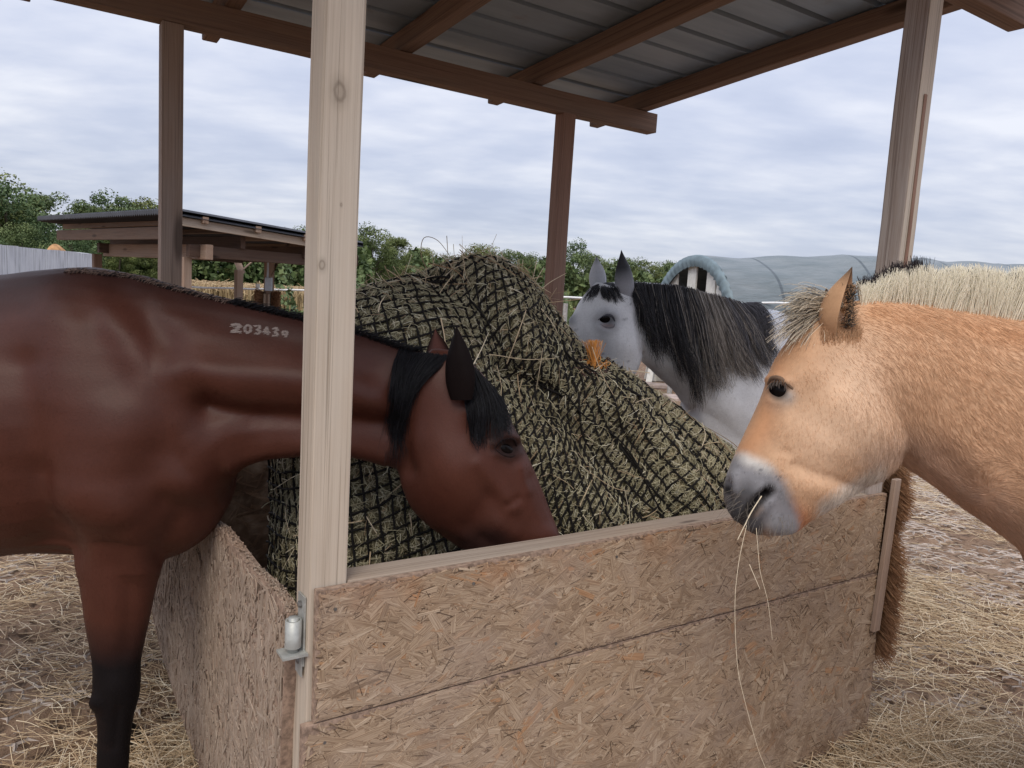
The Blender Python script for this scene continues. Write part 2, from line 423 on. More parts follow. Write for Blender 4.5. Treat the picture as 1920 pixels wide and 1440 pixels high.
def in_poly(x, y, poly):
    c = np.zeros(len(x), bool); n = len(poly)
    for i in range(n):
        x0, y0 = poly[i]; x1, y1 = poly[(i + 1) % n]
        if y0 == y1: continue
        c ^= ((y0 > y) != (y1 > y)) & (x < (x1 - x0) * (y - y0) / (y1 - y0) + x0)
    return c
def board(name, org, eu, ev, en, poly, thick, nfl, mat, parent, ang_mu=0, ang_sd=.75, smin=.035, smax=.15, seed=0):
    """flake board: core slab with outline poly in (u,v), flakes lying on the face that looks along en"""
    r = np.random.default_rng(seed)
    m = len(poly)
    V = [org + eu * u + ev * v for u, v in poly] + [org + eu * u + ev * v - en * thick for u, v in poly]
    F = [tuple(range(m)), tuple(range(2 * m - 1, m - 1, -1))] + [(i, m + i, m + (i + 1) % m, (i + 1) % m) for i in range(m)]
    core = mesh_obj(name, V, F, M_OSBSHADE if mat is M_OSBSHADE else M_OSBCORE, parent)
    P = np.array(poly); lo, hi = P.min(0), P.max(0)
    n = nfl * 2
    cu = r.uniform(lo[0], hi[0], n); cv = r.uniform(lo[1], hi[1], n)
    L = np.exp(r.uniform(np.log(smin), np.log(smax), n)); Wd = np.clip(L * r.uniform(.04, .24, n), .0022, .024)
    rvs = r.random(n); thin = r.random(n) < .16; Wd[thin] = r.uniform(.0012, .0028, thin.sum()); rvs[thin] = r.uniform(0, .10, thin.sum()); nt = ~thin; rvs[nt] = .11 + .89 * rvs[nt]
    th = r.normal(ang_mu, ang_sd, n); wild = r.random(n) < .22; th[wild] = r.uniform(0, PI, wild.sum())
    ca, sa = np.cos(th), np.sin(th)
    ok = np.ones(n, bool)
    for s in (-.5, .5):
        for q in (-.5, .5):
            ok &= in_poly(cu + s * L * ca - q * Wd * sa, cv + s * L * sa + q * Wd * ca, poly)
    idx = np.where(ok)[0][:nfl]
    mb = MB(); VV = []; FF = []; GG = []; RR = []; k = 0
    for i in idx:
        h0 = r.uniform(.0002, .0032); t1, t2 = r.normal(0, .018), r.normal(0, .05)
        l, w = L[i], Wd[i]
        tap = r.uniform(.55, 1, 2); sk = r.normal(0, .18, 2) * w
        pts = [(-l / 2, -w / 2 * tap[0]), (-l * .1, -w / 2 + sk[0]), (l / 2, -w / 2 * tap[1]), (l / 2 + sk[0], w / 2 * tap[1]), (l * .15, w / 2 + sk[1]), (-l / 2 + sk[1], w / 2 * tap[0])]
        base = []; top = []
        go = r.random(2) * 50; rv = rvs[i]
        for x, y in pts:
            u = cu[i] + x * ca[i] - y * sa[i]; v = cv[i] + x * sa[i] + y * ca[i]
            h = h0 + x * t1 + y * t2
            top.append(org + eu * u + ev * v + en * max(h, -.0004)); base.append(org + eu * u + ev * v - en * .001)
            GG.append((x + go[0], y + go[1], 0))
        GG += GG[-6:]
        VV += top + base; RR += [rv] * 12
        FF += [tuple(k + j for j in range(6))] + [(k + j, k + 6 + j, k + 6 + (j + 1) % 6, k + (j + 1) % 6) for j in range(6)]
        k += 12
    fl = mesh_obj('wood_flakes', VV, FF, mat, core, False, GG, RR); fl['kind'] = 'stuff'
    return core
# front: upper and lower board, their faces toward the camera (normal -B)
OFF = -.021
up_poly = [(.014, ZS + .003), (LA + W + .0, ZS + .003), (LA + W - .002, ZR + .002), (1.2, ZR + .004), (.012, ZR - .002)]
board('flake_board', bx(0, OFF, 0) , A, Z, -B, up_poly, .018, 17000, M_OSB, feeder, 0, .6, .016, .15, 3)['label'] = 'upper front flake board'
lo_poly = [(-.012, .02), (LA + W + .07, .02), (LA + W + .05, .42), (LA + W + .004, ZS - .001), (-.012, ZS - .001)]
board('flake_board', bx(0, OFF - .002, 0), A, Z, -B, lo_poly, .02, 19000, M_OSB, feeder, 0, .65, .016, .16, 4)['label'] = 'lower front flake board'
# inner faces of the rear and right sides
rear_poly = [(.0, .04), (LA + W, .04), (LA + W, ZR), (.0, ZR)]
board('flake_board', bx(0, LB + W + .001, 0) + B * .0, A, Z, -B, [(W + .004, .04), (LA - .004, .04), (LA - .004, ZR - .06), (W + .004, ZR - .06)], .018, 900, M_OSBSHADE, feeder, 0, .5, .05, .2, 5)
board('flake_board', bx(LA + W + .02, 0, 0), B, Z, A, [(W + .0, .04), (LB - .004, .04), (LB - .004, ZR), (W + .0, ZR)], .018, 500, M_OSB, feeder, 0, .5, .05, .2, 6)
# batten down the right edge of the front
pb0 = bx(LA + W - .016, OFF - .026, .49); pb1 = bx(LA + W + .004, OFF - .026, 1.11)
bevel_box('edge_batten', pb0, pb1 - pb0, A * .042, B * .02, M_POSTB, feeder, .003)
# screws
mb = MB()
for a_, z_ in ((.055, ZR - .05), (.42, ZR - .05), (.9, ZR - .05), (1.5, ZR - .05), (.04, ZS - .05), (.7, ZS + .05), (1.2, ZS - .06)):
    p = bx(a_, OFF - .004, z_)
    mb.tube([p + B * .004, p - B * .0018], [.004, .004], 10)
mb.build('screw_heads', M_STEELDARK, feeder)['kind'] = 'stuff'
# swing flap on the left side, ragged flake board (a thing hung on the hinge of the front post)
D0 = at(538, 1148, 1.665); D1 = at(395, 985, 2.20)
du = (D1 - D0); du[2] = 0; du /= np.linalg.norm(du); dn = np.array([du[1], -du[0], 0])
if dn @ (CAMPOS - D0) < 0: dn = -dn
def on_flap(px, py):
    p = at_plane(px, py, D0, dn) - D0
    return (float(p @ du), float(p[2] + D0[2]))
fl_px = [(540, 1152), (530, 1132), (512, 1108), (497, 1092), (470, 1068), (446, 1036), (430, 1015), (413, 992), (393, 978), (372, 975), (335, 990), (270, 1005), (262, 1060), (278, 1110), (287, 1160), (300, 1215), (318, 1275), (338, 1340), (362, 1408), (385, 1470), (430, 1560), (505, 1800)]
fpoly = [on_flap(*q) for q in fl_px]
flap = empty('feeder_flap', D0 * np.array([1, 1, 0]), 'ragged grey flake board flap hinged on the pale front post behind the bay horse', 'flap door')
board('flap_board', D0 * np.array([1, 1, 0]), du, Z, dn, fpoly, .03, 6200, M_OSBW, flap, PI / 2, .5, .016, .10, 8)
# frayed upper edge of the flap
fr = MB()
for i in range(420):
    j = rng.integers(0, 9); t = rng.random()
    u = fpoly[j][0] * (1 - t) + fpoly[j + 1][0] * t; v = fpoly[j][1] * (1 - t) + fpoly[j + 1][1] * t
    p = D0 * np.array([1, 1, 0]) + du * u + Z * v - dn * rng.uniform(0, .03)
    an = rng.normal(1.2, .8); l = rng.uniform(.008, .03); w_ = rng.uniform(.002, .006)
    e = (du * math.cos(an) + Z * math.sin(an)) * l
    fr.box(p - e * .75 - dn * .0015, e, np.cross(dn, e) / l * w_, dn * .003, rng.random())
o = fr.build('frayed_edge', M_OSBW, flap); o['kind'] = 'stuff'
# hinge: plate on the post, pin knuckle, strap
hinge = empty('gate_hinge', bx(0, 0, .85), 'galvanised pin hinge bolted to the pale front post', 'hinge')
hz = .80
def post_left(b, z, out=0): return bx(-out, b, z)
hc = at(540, 1195, 1.60); hz0 = hc[2]
mb = MB(); mb.box(post_left(.012, hz0 - .085, .0045), B * .046, Z * .165, A * .004); mb.build('hinge_plate', M_STEEL, hinge)
kc = post_left(.02, hz0, .026) 
ring = []
mb = MB()
th = np.linspace(0, 2 * PI, 25)[:-1]
for (r0, z0, z1) in ((.0185, -.034, .03),):
    k0 = len(mb.V)
    V = []; F = []
    for rr, zz in ((r0, z0), (r0, z1), (r0 * .72, z1), (r0 * .72, z1 - .012)):
        V += [kc + np.array([math.cos(t) * rr, math.sin(t) * rr, zz]) for t in th]
    for q in range(3): F += [(q * 24 + i, q * 24 + (i + 1) % 24, (q + 1) * 24 + (i + 1) % 24, (q + 1) * 24 + i) for i in range(24)]
    F.append(tuple(72 + i for i in range(24)))
    mb.add(V, F)
mb.build('hinge_knuckle', M_STEEL, hinge, True)
mb = MB(); mb.tube([kc + Z * -.055, kc + Z * .036], [.0115, .0115], 14); mb.build('hinge_pin', M_STEEL, hinge, True)
mb = MB(); mb.box(kc - B * .026 - A * .030 - Z * .052, A * .058, B * .052, Z * .006); mb.box(post_left(.014, hz0 - .11, .0085), B * .04, Z * .062, A * .004); mb.build('hinge_bracket', M_STEEL, hinge)
for z_ in (hz0 + .058, hz0 - .078):
    mb = MB(); p = post_left(.035, z_, .0); mb.tube([p, p - A * .010, p - A * .0125], [.0085, .0085, .005], 8); mb.build('bolt_head', M_STEELDARK, hinge)

# coir scratching brush on the right post
M_COIR = NT('coir_bristle', .8, .2); hi_ = M_COIR.n('ShaderNodeHairInfo')
M_COIR.color(M_COIR.mix(hi_.outputs['Intercept'], M_COIR.ramp(hi_.outputs['Random'], [(0, (.06, .035, .02)), (1, (.13, .075, .045))]), M_COIR.ramp(hi_.outputs['Random'], [(0, (.17, .085, .045)), (.7, (.30, .155, .08)), (1, (.42, .25, .14))]))); M_COIR = M_COIR.m
brush = empty('scratching_brush', bx(LA + W + .02, .04, .3), 'brown coir scratching brush standing off the right post below the dun horse', 'brush')
bevel_box('brush_back', bx(LA + W + .055, .035, .39), Z * .80, A * .02, B * .05, M_FARWOOD, brush, .003)
nb = 13000
z_ = rng.uniform(.40, 1.18, nb); aa = rng.normal(-.35, .75, nb); aa = np.clip(aa, -1.7, 1.3)
base = bx(LA + W + .07, .055, 0) + np.outer(rng.uniform(-.01, .01, nb), B) + np.outer(z_, Z)
d = np.outer(np.cos(aa), A) + np.outer(np.sin(aa), B) + np.outer(rng.normal(-.38, .16, nb), Z)
ln = rng.uniform(.10, .155, nb) * (1 - .25 * np.abs(np.sin(z_ * 9)) * (z_ > .85))
d += rng.normal(0, .07, (nb, 3))
d /= np.linalg.norm(d, axis=1)[:, None]
s = np.stack([base, base + d * (ln * .5)[:, None], base + d * ln[:, None] - np.outer(ln * .08, Z)], 1)
curves_obj('bristles', s, np.full(nb, .0011), M_COIR, brush)['kind'] = 'stuff'
# ------------------------------------------------------------------ ground
k = NT('muddy_ground', .85, .25); p_ = k.pos()
n_big = k.noise(p_, 1.3, 6, .62); n_mid = k.noise(p_, 7, 6, .62); n_fine = k.noise(p_, 45, 5, .65)
c = k.ramp(n_mid, [(.28, (.17, .11, .072)), (.5, (.335, .235, .165)), (.72, (.47, .37, .285))])
c = k.mix(k.math('MULTIPLY', k.smooth(n_big, .45, .7), .55), c, (.22, .13, .085))
c = k.mix(k.math('MULTIPLY', k.smooth(n_fine, .55, .75), .5), c, (.48, .40, .33))
k.color(c); k.set(k.b.inputs['Roughness'], k.ramp(n_mid, [(.3, .75), (.6, .95)]))
c_ = k.smooth(k.noise(p_, 16, 6, .65), .30, .48)
k.color(k.mix(1, k.mix(c_, (.11, .07, .048), c), (.72, .67, .62), 'MULTIPLY'))
k.bump(k.math('ADD', n_mid, k.math('ADD', k.math('MULTIPLY', c_, .5), k.math('MULTIPLY', n_fine, .4))), 1, .03)
M_MUD = k.m
def vnoise(x, y, seed):
    r = np.random.default_rng(seed); out = np.zeros_like(x)
    for q in range(6):
        f = 1.7 ** q * .9; an = r.random() * 6.28; ph = r.random(3) * 6.28
        out += (np.sin((x * math.cos(an) + y * math.sin(an)) * f + ph[0]) * np.cos((-x * math.sin(an) + y * math.cos(an)) * f * 1.13 + ph[1])) / (1 + q * .55)
    return out
def ghz(x, y):
    near = np.exp(-(np.hypot(x, y - 2) / 14) ** 2)
    return (.018 * vnoise(x * 2.2, y * 2.2, 1) + .012 * vnoise(x * 6, y * 6, 2)) * near
gx = np.concatenate([np.linspace(-900, -12, 14), np.linspace(-8, 8, 260), np.linspace(12, 900, 14)])
gy = np.concatenate([np.linspace(-300, -4, 6), np.linspace(-1, 14, 240), np.linspace(18, 1500, 18)])
X, Y = np.meshgrid(gx, gy); Zg = ghz(X, Y) - .01
V = np.stack([X, Y, Zg], -1).reshape(-1, 3); nx, ny = len(gx), len(gy)
F = [(j * nx + i, j * nx + i + 1, (j + 1) * nx + i + 1, (j + 1) * nx + i) for j in range(ny - 1) for i in range(nx - 1)]
ground = mesh_obj('ground', V, F, M_MUD, None, True); ground['kind'] = 'structure'
# paddock grid mats sunk in the mud: rims of hexagonal cells that show where the mud is low
M_GRID = plain('paddock_grid_plastic', (.42, .36, .32), .75, .3, .3, 25)
gv = []; gf = []
R = .043
def hexgrid(x0, x1, y0, y1, zoff):
    dx = R * 1.5; dy = R * math.sqrt(3)
    i0, i1 = int(x0 / dx), int(x1 / dx); j0, j1 = int(y0 / dy), int(y1 / dy)
    for i in range(i0, i1):
        for j in range(j0, j1):
            cx, cy = i * dx, (j + .5 * (i % 2)) * dy
            if vnoise(np.array([cx * 1.6]), np.array([cy * 1.6]), 5)[0] < -.75: continue
            k0 = len(gv)
            for rr in (R * .98, R * .80):
                for t in range(6):
                    x = cx + rr * math.cos(t * PI / 3); y = cy + rr * math.sin(t * PI / 3)
                    gv.append((x, y, zoff + (.004 if rr > R * .8 else -.006)))
            for t in range(6): gf.append((k0 + t, k0 + (t + 1) % 6, k0 + 6 + (t + 1) % 6, k0 + 6 + t))
hexgrid(1.2, 5.5, 1.0, 8.2, 0)
hexgrid(-4.2, -.6, 1.4, 6.0, 0)
gva = np.array(gv)
gva[:, 2] += ghz(gva[:, 0], gva[:, 1]) - .0160 + .009 * np.clip((gva[:, 1] - 2.6) / 1.5, 0, 1) * (gva[:, 0] > 0) + .0065 * vnoise(gva[:, 0] * 13, gva[:, 1] * 13, 9) + .004 * vnoise(gva[:, 0] * 3, gva[:, 1] * 3, 12)
tag(mesh_obj('paddock_grid', gva, gf, M_GRID), kind='structure')
# loose straw on the ground
def straw_on(n, sampler, lmin, lmax, rad, zlift=.012, flat=.1, aniso=None):
    xy = sampler(n); n = len(xy)
    an = rng.uniform(0, 2 * PI, n) if aniso is None else rng.normal(aniso, .7, n)
    L = rng.uniform(lmin, lmax, n); el_ = rng.normal(0, flat, n)
    d = np.stack([np.cos(an), np.sin(an), np.sin(el_)], 1)
    c0 = np.stack([xy[:, 0], xy[:, 1], ghz(xy[:, 0], xy[:, 1]) + zlift * rng.uniform(.2, 1.3, n)], 1)
    bend = np.stack([-np.sin(an), np.cos(an), np.abs(rng.normal(0, .3, n))], 1) * (L * rng.normal(0, .09, n))[:, None]
    a_ = c0 - d * (L * .5)[:, None]; b_ = c0 + d * (L * .5)[:, None]; m_ = c0 + bend
    for q in (a_, m_, b_): q[:, 2] = np.maximum(q[:, 2], ghz(q[:, 0], q[:, 1]) + .001)
    return np.stack([a_, m_, b_], 1), np.full(n, rad) * rng.uniform(.6, 1.3, n)
def s_uni(x0, x1, y0, y1, thr=-.2, seed=21):
    def f(n):
        out = np.empty((0, 2))
        while len(out) < n:
            q = np.stack([rng.uniform(x0, x1, n), rng.uniform(y0, y1, n)], 1)
            v = vnoise(q[:, 0] * 1.5, q[:, 1] * 1.5, seed) + rng.normal(0, .5, n)
            out = np.concatenate([out, q[v > thr]])
        return out[:n]
    return f
def s_gauss(cx, cy, sx, sy):
    return lambda n: np.stack([rng.normal(cx, sx, n), rng.normal(cy, sy, n)], 1)
S = []; Rr = []
pR = bx(LA + .1, -.05, 0)
for args in ((11000, s_uni(-3.6, -.7, 1.2, 6.0, 0), .04, .20, .0015), (6500, s_uni(1.1, 4.2, 1.2, 5.0, .3), .05, .26, .0015), (4500, s_uni(.8, 6, 4.5, 9, .4), .05, .2, .0014),
             (3500, s_gauss(pR[0] + .30, pR[1] - .30, .3, .3), .08, .36, .0013, .05, .18), (1800, s_gauss(pR[0] + .35, pR[1] - .6, .32, .25), .08, .36, .0013, .05, .18),
             (2600, s_gauss(-.93, 1.98, .14, .26), .08, .34, .0014, .12, .35), (2400, s_gauss(-1.15, 2.15, .2, .22), .08, .3, .0014, .06, .25)):
    s_, r_ = straw_on(*args); S.append(s_); Rr.append(r_)
tag(curves_obj('ground_straw', np.concatenate(S), np.concatenate(Rr), M_STRAW), kind='stuff')
# a few green blades beside the flap foot
n = 260; q = s_gauss(-.80, 1.75, .06, .07)(n)
b_ = np.stack([q[:, 0], q[:, 1], np.zeros(n)], 1); d = np.stack([rng.normal(0, .4, n), rng.normal(0, .4, n), np.ones(n)], 1) * rng.uniform(.05, .14, n)[:, None]
M_GRASS = straw_mat('green_grass', [(0, (.05, .10, .02)), (1, (.12, .20, .05))])
tag(curves_obj('grass_tuft', np.stack([b_, b_ + d * .6, b_ + d * np.array([1.5, 1.5, .9])], 1), np.full(n, .0018), M_GRASS), kind='stuff')

# ------------------------------------------------------------------ meadow, cornfield, wood edge
k = NT('meadow_green', .9, .1); n_ = k.noise(k.pos(), .5, 6, .6)
k.color(k.ramp(n_, [(.3, (.05, .085, .025)), (.55, (.09, .13, .04)), (.75, (.15, .165, .06))])); M_MEADOW = k.m
mb = MB(); mb.box((-60, 34, -.02), (200, 0, 0), (0, 60, 0), (0, 0, .05)); tag(mb.build('meadow', M_MEADOW), kind='structure')
k = NT('foliage', .65, .25); r = k.attr('rnd', 'Fac')
oi = k.n('ShaderNodeObjectInfo')
c = k.ramp(r, [(0, (.045, .078, .034)), (.35, (.082, .128, .055)), (.7, (.128, .182, .08)), (1, (.18, .235, .11))])
c = k.mix(oi.outputs['Random'], c, k.mix(1, c, (1.35, 1.05, .75), 'MULTIPLY'))
k.color(c); M_LEAF = k.m
k.b.inputs['Transmission Weight'].default_value = 0
M_BARK = plain('bark', (.10, .08, .065), .9, .1, .3, 4)
def crown_mesh(name, seed, h, w, nleaf, leaf, nclump, base=.25, openn=0.0):
    r = np.random.default_rng(seed)
    cl = []
    while len(cl) < nclump:
        z = r.uniform(base, 1); wz = math.sin(PI * min(1, max(0, (z - base * .6) / (1.02 - base * .6)))) ** .6
        a = r.uniform(0, 2 * PI); rr = r.uniform(.15, 1) ** .6 * wz * .5
        cl.append((rr * math.cos(a) * w, rr * math.sin(a) * w, z * h, r.uniform(.09, .2) * w, r.uniform(0, 1)))
    cl = np.array(cl)
    ci = r.integers(0, nclump, nleaf)
    dirs = r.normal(0, 1, (nleaf, 3)); dirs /= np.linalg.norm(dirs, axis=1)[:, None]
    rad = cl[ci, 3] * r.uniform(.45, 1.0, nleaf) ** .5
    C = cl[ci, :3] + dirs * rad[:, None] * np.array([1, 1, .8])
    nrm = dirs + r.normal(0, .55, (nleaf, 3)); nrm /= np.linalg.norm(nrm, axis=1)[:, None]
    t1 = np.cross(nrm, r.normal(0, 1, (nleaf, 3))); t1 /= np.linalg.norm(t1, axis=1)[:, None]; t2 = np.cross(nrm, t1)
    s = leaf * r.uniform(.6, 1.4, nleaf)[:, None]
    V = np.stack([C - t1 * s, C + t2 * s * .55, C + t1 * s, C - t2 * s * .55], 1).reshape(-1, 3)
    F = np.arange(nleaf * 4).reshape(-1, 4)
    rn = np.clip(cl[ci, 4] * .55 + r.random(nleaf) * .3 + .15 * dirs[:, 2], 0, 1)
    me = bpy.data.meshes.new(name); me.from_pydata(V.tolist(), [], F.tolist())
    a = me.attributes.new('rnd', 'FLOAT', 'POINT'); a.data.foreach_set('value', np.repeat(rn, 4).astype(np.float32))
    me.materials.append(M_LEAF); me.update()
    mb = MB()
    mb.tube([(0, 0, -.1), (.02 * w, 0, h * .3), (0, .02 * w, h * .6), (0, 0, h * .85)], [h * .022, h * .017, h * .011, h * .003], 7)
    for q in range(9):
        c = cl[r.integers(0, nclump)]; z0 = c[2] * r.uniform(.45, .7)
        mb.tube([(0, 0, z0), (c[0] * .5, c[1] * .5, (z0 + c[2]) * .5 + .05 * h), c[:3]], [h * .008, h * .006, h * .002], 5)
    tm = bpy.data.meshes.new(name + '_trunk'); tm.from_pydata(mb.V, [], mb.F); tm.materials.append(M_BARK); tm.update()
    return me, tm
KINDS = [crown_mesh('crown_round', 1, 8, 7, 15000, .105, 70, .12), crown_mesh('crown_tall', 2, 8, 5, 12000, .10, 60, .15), crown_mesh('crown_wide', 3, 8, 9, 16000, .115, 80, .1), crown_mesh('crown_loose', 4, 8, 5.5, 5200, .105, 40, .22), crown_mesh('crown_bushy', 5, 8, 8, 15000, .115, 70, .03)]
KLAB = ['rounded', 'tall narrow', 'broad spreading', 'sparse see-through', 'low bushy']
def tree(px, py_top, Y, kind, widen=1, label=None, name='tree', sink=0.0):
    top = at(px, py_top, Y); h = top[2] + sink
    o = bpy.data.objects.new(name, None); COL.objects.link(o); o.location = (top[0], Y, -sink); o.rotation_euler = (0, 0, random.uniform(0, 6.28))
    s = h / 8.0; sw = s * widen
    o.scale = (sw, sw, s); o.empty_display_size = .3
    tag(o, label, 'tree', 'trees behind the paddock')
    for nm, me in zip(('crown', 'trunk'), KINDS[kind]):
        c = bpy.data.objects.new(nm, me); COL.objects.link(c); c.parent = o
    return o
trees = [(-60, 300, 62, 2, 1.2), (12, 322, 60, 0, 1.1), (62, 345, 66, 1, 1.2), (118, 345, 70, 3, 1.2), (165, 388, 72, 1, 1.2), (205, 366, 76, 0, 1.1), (258, 378, 78, 4, 1.0), (288, 388, 84, 3, 1.1), (40, 400, 56, 4, 1.0), (-20, 420, 50, 4, 1), (135, 425, 58, 2, .9),
         (700, 424, 92, 0, 1.0), (742, 446, 98, 1, 1.2), (790, 468, 118, 2, 1.0), (850, 478, 120, 0, 1.2), (905, 462, 124, 2, 1.0), (962, 472, 124, 4, 1.1), (1005, 476, 120, 0, 1), (1077, 452, 112, 0, .85), (1120, 482, 124, 2, 1), (1165, 486, 126, 4, 1.2), (1210, 486, 128, 0, 1.2), (1250, 492, 130, 4, 1.1), (1300, 500, 132, 2, 1.2),
         (350, 420, 84, 0, 1.1), (410, 430, 86, 2, 1.0), (470, 428, 84, 4, 1.0), (530, 432, 86, 0, 1.1), (585, 430, 90, 2, 1.0), (640, 440, 92, 4, 1.0), (225, 440, 70, 4, 1), (310, 440, 74, 4, 1)]
BES = {0: 'leftmost at the frame edge over the white wall', }
tl = ['{} tree at the far left edge, mostly out of frame', '{} tallest tree above the white concrete wall', '{} tree right of the tallest tree on the left', '{} tree with sky showing through above the far shed roof', '{} tree behind the left end of the far shed roof', '{} tree above the middle of the far shed roof', '{} tree just left of the brown rear post', '{} tree touching the left side of the brown rear post', '{} tree low behind the white wall', '{} tree at the left edge just above the white wall', '{} tree under the eaves end of the far shed',
      '{} tree standing out right of the pale front post', '{} shoulder of trees right of the tall one by the pale post', '{} tree in the skyline left above the hay mound', '{} tree behind the loose stalks on top of the hay', '{} tree over the peak of the hay mound', '{} tree right of the hay peak', '{} tree left of the reddish rear post', '{} tall tree just right of the reddish rear post', '{} tree left of the grey horse far ear', '{} tree between the ears of the grey horse', '{} tree right of the grey horse near ear', '{} tree left of the tent end', '{} tree hidden by the tent end',
      '{} tree under the far shed roof beside the brown rear post', '{} tree framed by the far shed, second from the left', '{} tree framed by the far shed, middle', '{} tree behind the far shed post with the brush', '{} tree behind the pale front post, left part', '{} tree behind the pale front post, right part', '{} tree behind the dark far shed post', '{} tree behind the brown rear post']
for (a_, l_) in zip(trees, tl): tree(a_[0], a_[1] + (26 if a_[2] < 85 and a_[0] < 130 else 4), *a_[2:], label=l_.format(KLAB[a_[3]]))
# dense lower wood edge: one mass
r = np.random.default_rng(77)
def wood_mass(name, x0, x1, Y, hpx, n, leaf, seed):
    r = np.random.default_rng(seed)
    xs = r.uniform(x0, x1, n); Yv = Y + r.uniform(-2, 8, n)
    C = np.empty((n, 3)); 
    for i in range(n):
        C[i] = at(xs[i], 500, Yv[i]); 
    hmax = np.interp(xs, [q[0] for q in hpx], [q[1] for q in hpx]) + .8 * np.sin(xs * .05) + .5 * np.sin(xs * .13 + 1)
    cl = np.round(xs / 14) * 1.0
    C[:, 2] = hmax * r.random(n) ** .8
    t1 = r.normal(0, 1, (n, 3)); t1 /= np.linalg.norm(t1, axis=1)[:, None]; t2 = np.cross(t1, r.normal(0, 1, (n, 3))); t2 /= np.linalg.norm(t2, axis=1)[:, None]
    s = leaf * r.uniform(.6, 1.5, n)[:, None]
    V = np.stack([C - t1 * s, C + t2 * s * .6, C + t1 * s, C - t2 * s * .6], 1).reshape(-1, 3)
    rn = np.clip(.5 * (.5 + .5 * np.sin(xs * .21 + C[:, 2] * 1.7)) + r.random(n) * .5 - .15, 0, 1)
    return tag(mesh_obj(name, V, np.arange(n * 4).reshape(-1, 4), M_LEAF, None, False, None, np.repeat(rn, 4)), kind='stuff')
wood_mass('wood_edge', -80, 700, 82, [(-80, 6), (300, 5), (700, 5)], 16000, .32, 1)
wood_mass('wood_edge', 640, 1420, 110, [(640, 6), (900, 6), (1420, 6)], 16000, .38, 2)
wood_mass('shrub_belt', 960, 1260, 46, [(960, 1.0), (1090, 1.3), (1260, .8)], 5000, .12, 3)
wood_mass('green_hedge', 500, 1180, 17, [(500, 1.15), (680, 1.1), (1060, 1.2), (1110, 1.55), (1180, .9)], 9000, .06, 4)
# corn stubble strip
n = 9000; xs = rng.uniform(330, 700, n); Yv = rng.uniform(40, 58, n)
base = np.array([at(a_, 540, b_) for a_, b_ in zip(xs, Yv)]); base[:, 2] = 0
hh = rng.uniform(.85, 1.2, n); lean = rng.normal(0, .12, (n, 2))
top = base + np.stack([lean[:, 0], lean[:, 1], hh], 1)
leaf_t = top + np.stack([rng.normal(0, .25, n), rng.normal(0, .2, n), rng.normal(-.35, .2, n)], 1)
M_CORN = straw_mat('dry_corn', [(0, (.24, .16, .085)), (.5, (.38, .27, .15)), (1, (.48, .37, .22))])
tag(curves_obj('corn_field', np.stack([base, (base + top) / 2, top, leaf_t], 1), np.full(n, .035), M_CORN), kind='stuff')
# electric fence: white rails on posts
M_WHITE = plain('white_tape', (.72, .74, .76), .5, .3, .06, 10)
M_FPOST = plain('grey_fence_post', (.33, .32, .31), .85, .2, .25, 30)
fence = empty('paddock_fence', at(800, 560, 15) * np.array([1, 1, 0]), 'white two-rope electric fence on grey posts between feeder and cornfield', 'fence')
fA = at(430, 540.0, 15.5); fB = at(1110, 558, 14.5)
def fence_pt(t): 
    p = fA + (fB - fA) * t; return np.array([p[0], p[1], 0])
fz0, fz1 = fA[2], at(1090, 557, 14.6)[2]
mb = MB()
for i in range(14):
    t0, t1 = -.15 + i * .1, -.15 + (i + 1) * .1
for zf in (0, 1):
    mb = MB(); pts = []
    for t in np.linspace(-.2, 1.5, 40):
        p = fence_pt(t); z = (fz0 + (fz1 - fz0) * t) * (1 if zf == 0 else .60); pts.append(p + Z * (z - .012 * math.sin(t * 30) ** 2))
    mb.tube(pts, .022, 6); mb.build('fence_rope', M_WHITE, fence)
for t in np.linspace(-.22, 1.48, 7):
    p = fence_pt(t + .02)
    mb = MB(); mb.tube([p + Z * -.05, p + Z * (fz0 + .12)], [.05, .045], 8); mb.build('fence_post', M_FPOST, fence)
# concrete wall far left
k = NT('stained_concrete', .85, .2); g = k.attr('gp')
st = k.noise(k.map(g, (9, 9, .55)), 1, 5, .65); st2 = k.noise(k.map(g, (2, 2, 2)), 1, 4, .6)
c = k.mix(k.smooth(st2, .3, .7), (.56, .58, .62), (.66, .68, .71))
sz = k.n('ShaderNodeSeparateXYZ'); k.set(sz.inputs[0], g)
topm = k.smooth(sz.outputs[2], .7, 2.0)
c = k.mix(k.math('MULTIPLY', k.math('MULTIPLY', k.smooth(st, .5, .66), topm), .85), c, (.13, .125, .12))
k.color(c); M_CONC = k.m
w0 = at(-70, 452, 16.5); w1 = at(173, 476, 25)
wall = empty('concrete_wall', np.array([w0[0], w0[1], 0]), 'white stained concrete panel wall at the far left behind the bay horse', 'wall')
NP = 9
wd = (w1 - w0); 
for i in range(NP):
    a0 = w0 + wd * (i / NP); a1 = w0 + wd * ((i + .985) / NP)
    hd = a1 - a0; hz_ = hd[2]; hd = hd * np.array([1, 1, 0]); nn = np.array([-hd[1], hd[0], 0]); nn /= np.linalg.norm(nn)
    mb = MB(); V = []
    for q in (0, 1):
        for z_ in (0, 1):
            for t in (0, 1): V.append((a0 + hd * t + nn * .14 * q) * np.array([1, 1, 0]) + Z * ((a0[2] + hz_ * t + rng.uniform(-.015, .015)) * z_))
    G = [((t + i * 3.1) * 1.5, q, z_ * 2.1) for q in (0, 1) for z_ in (0, 1) for t in (0, 1)]
    mb.add(V, [(0, 1, 3, 2), (4, 6, 7, 5), (0, 2, 6, 4), (1, 5, 7, 3), (2, 3, 7, 6), (0, 4, 5, 1)], G)
    mb.build('concrete_panel', M_CONC, wall)
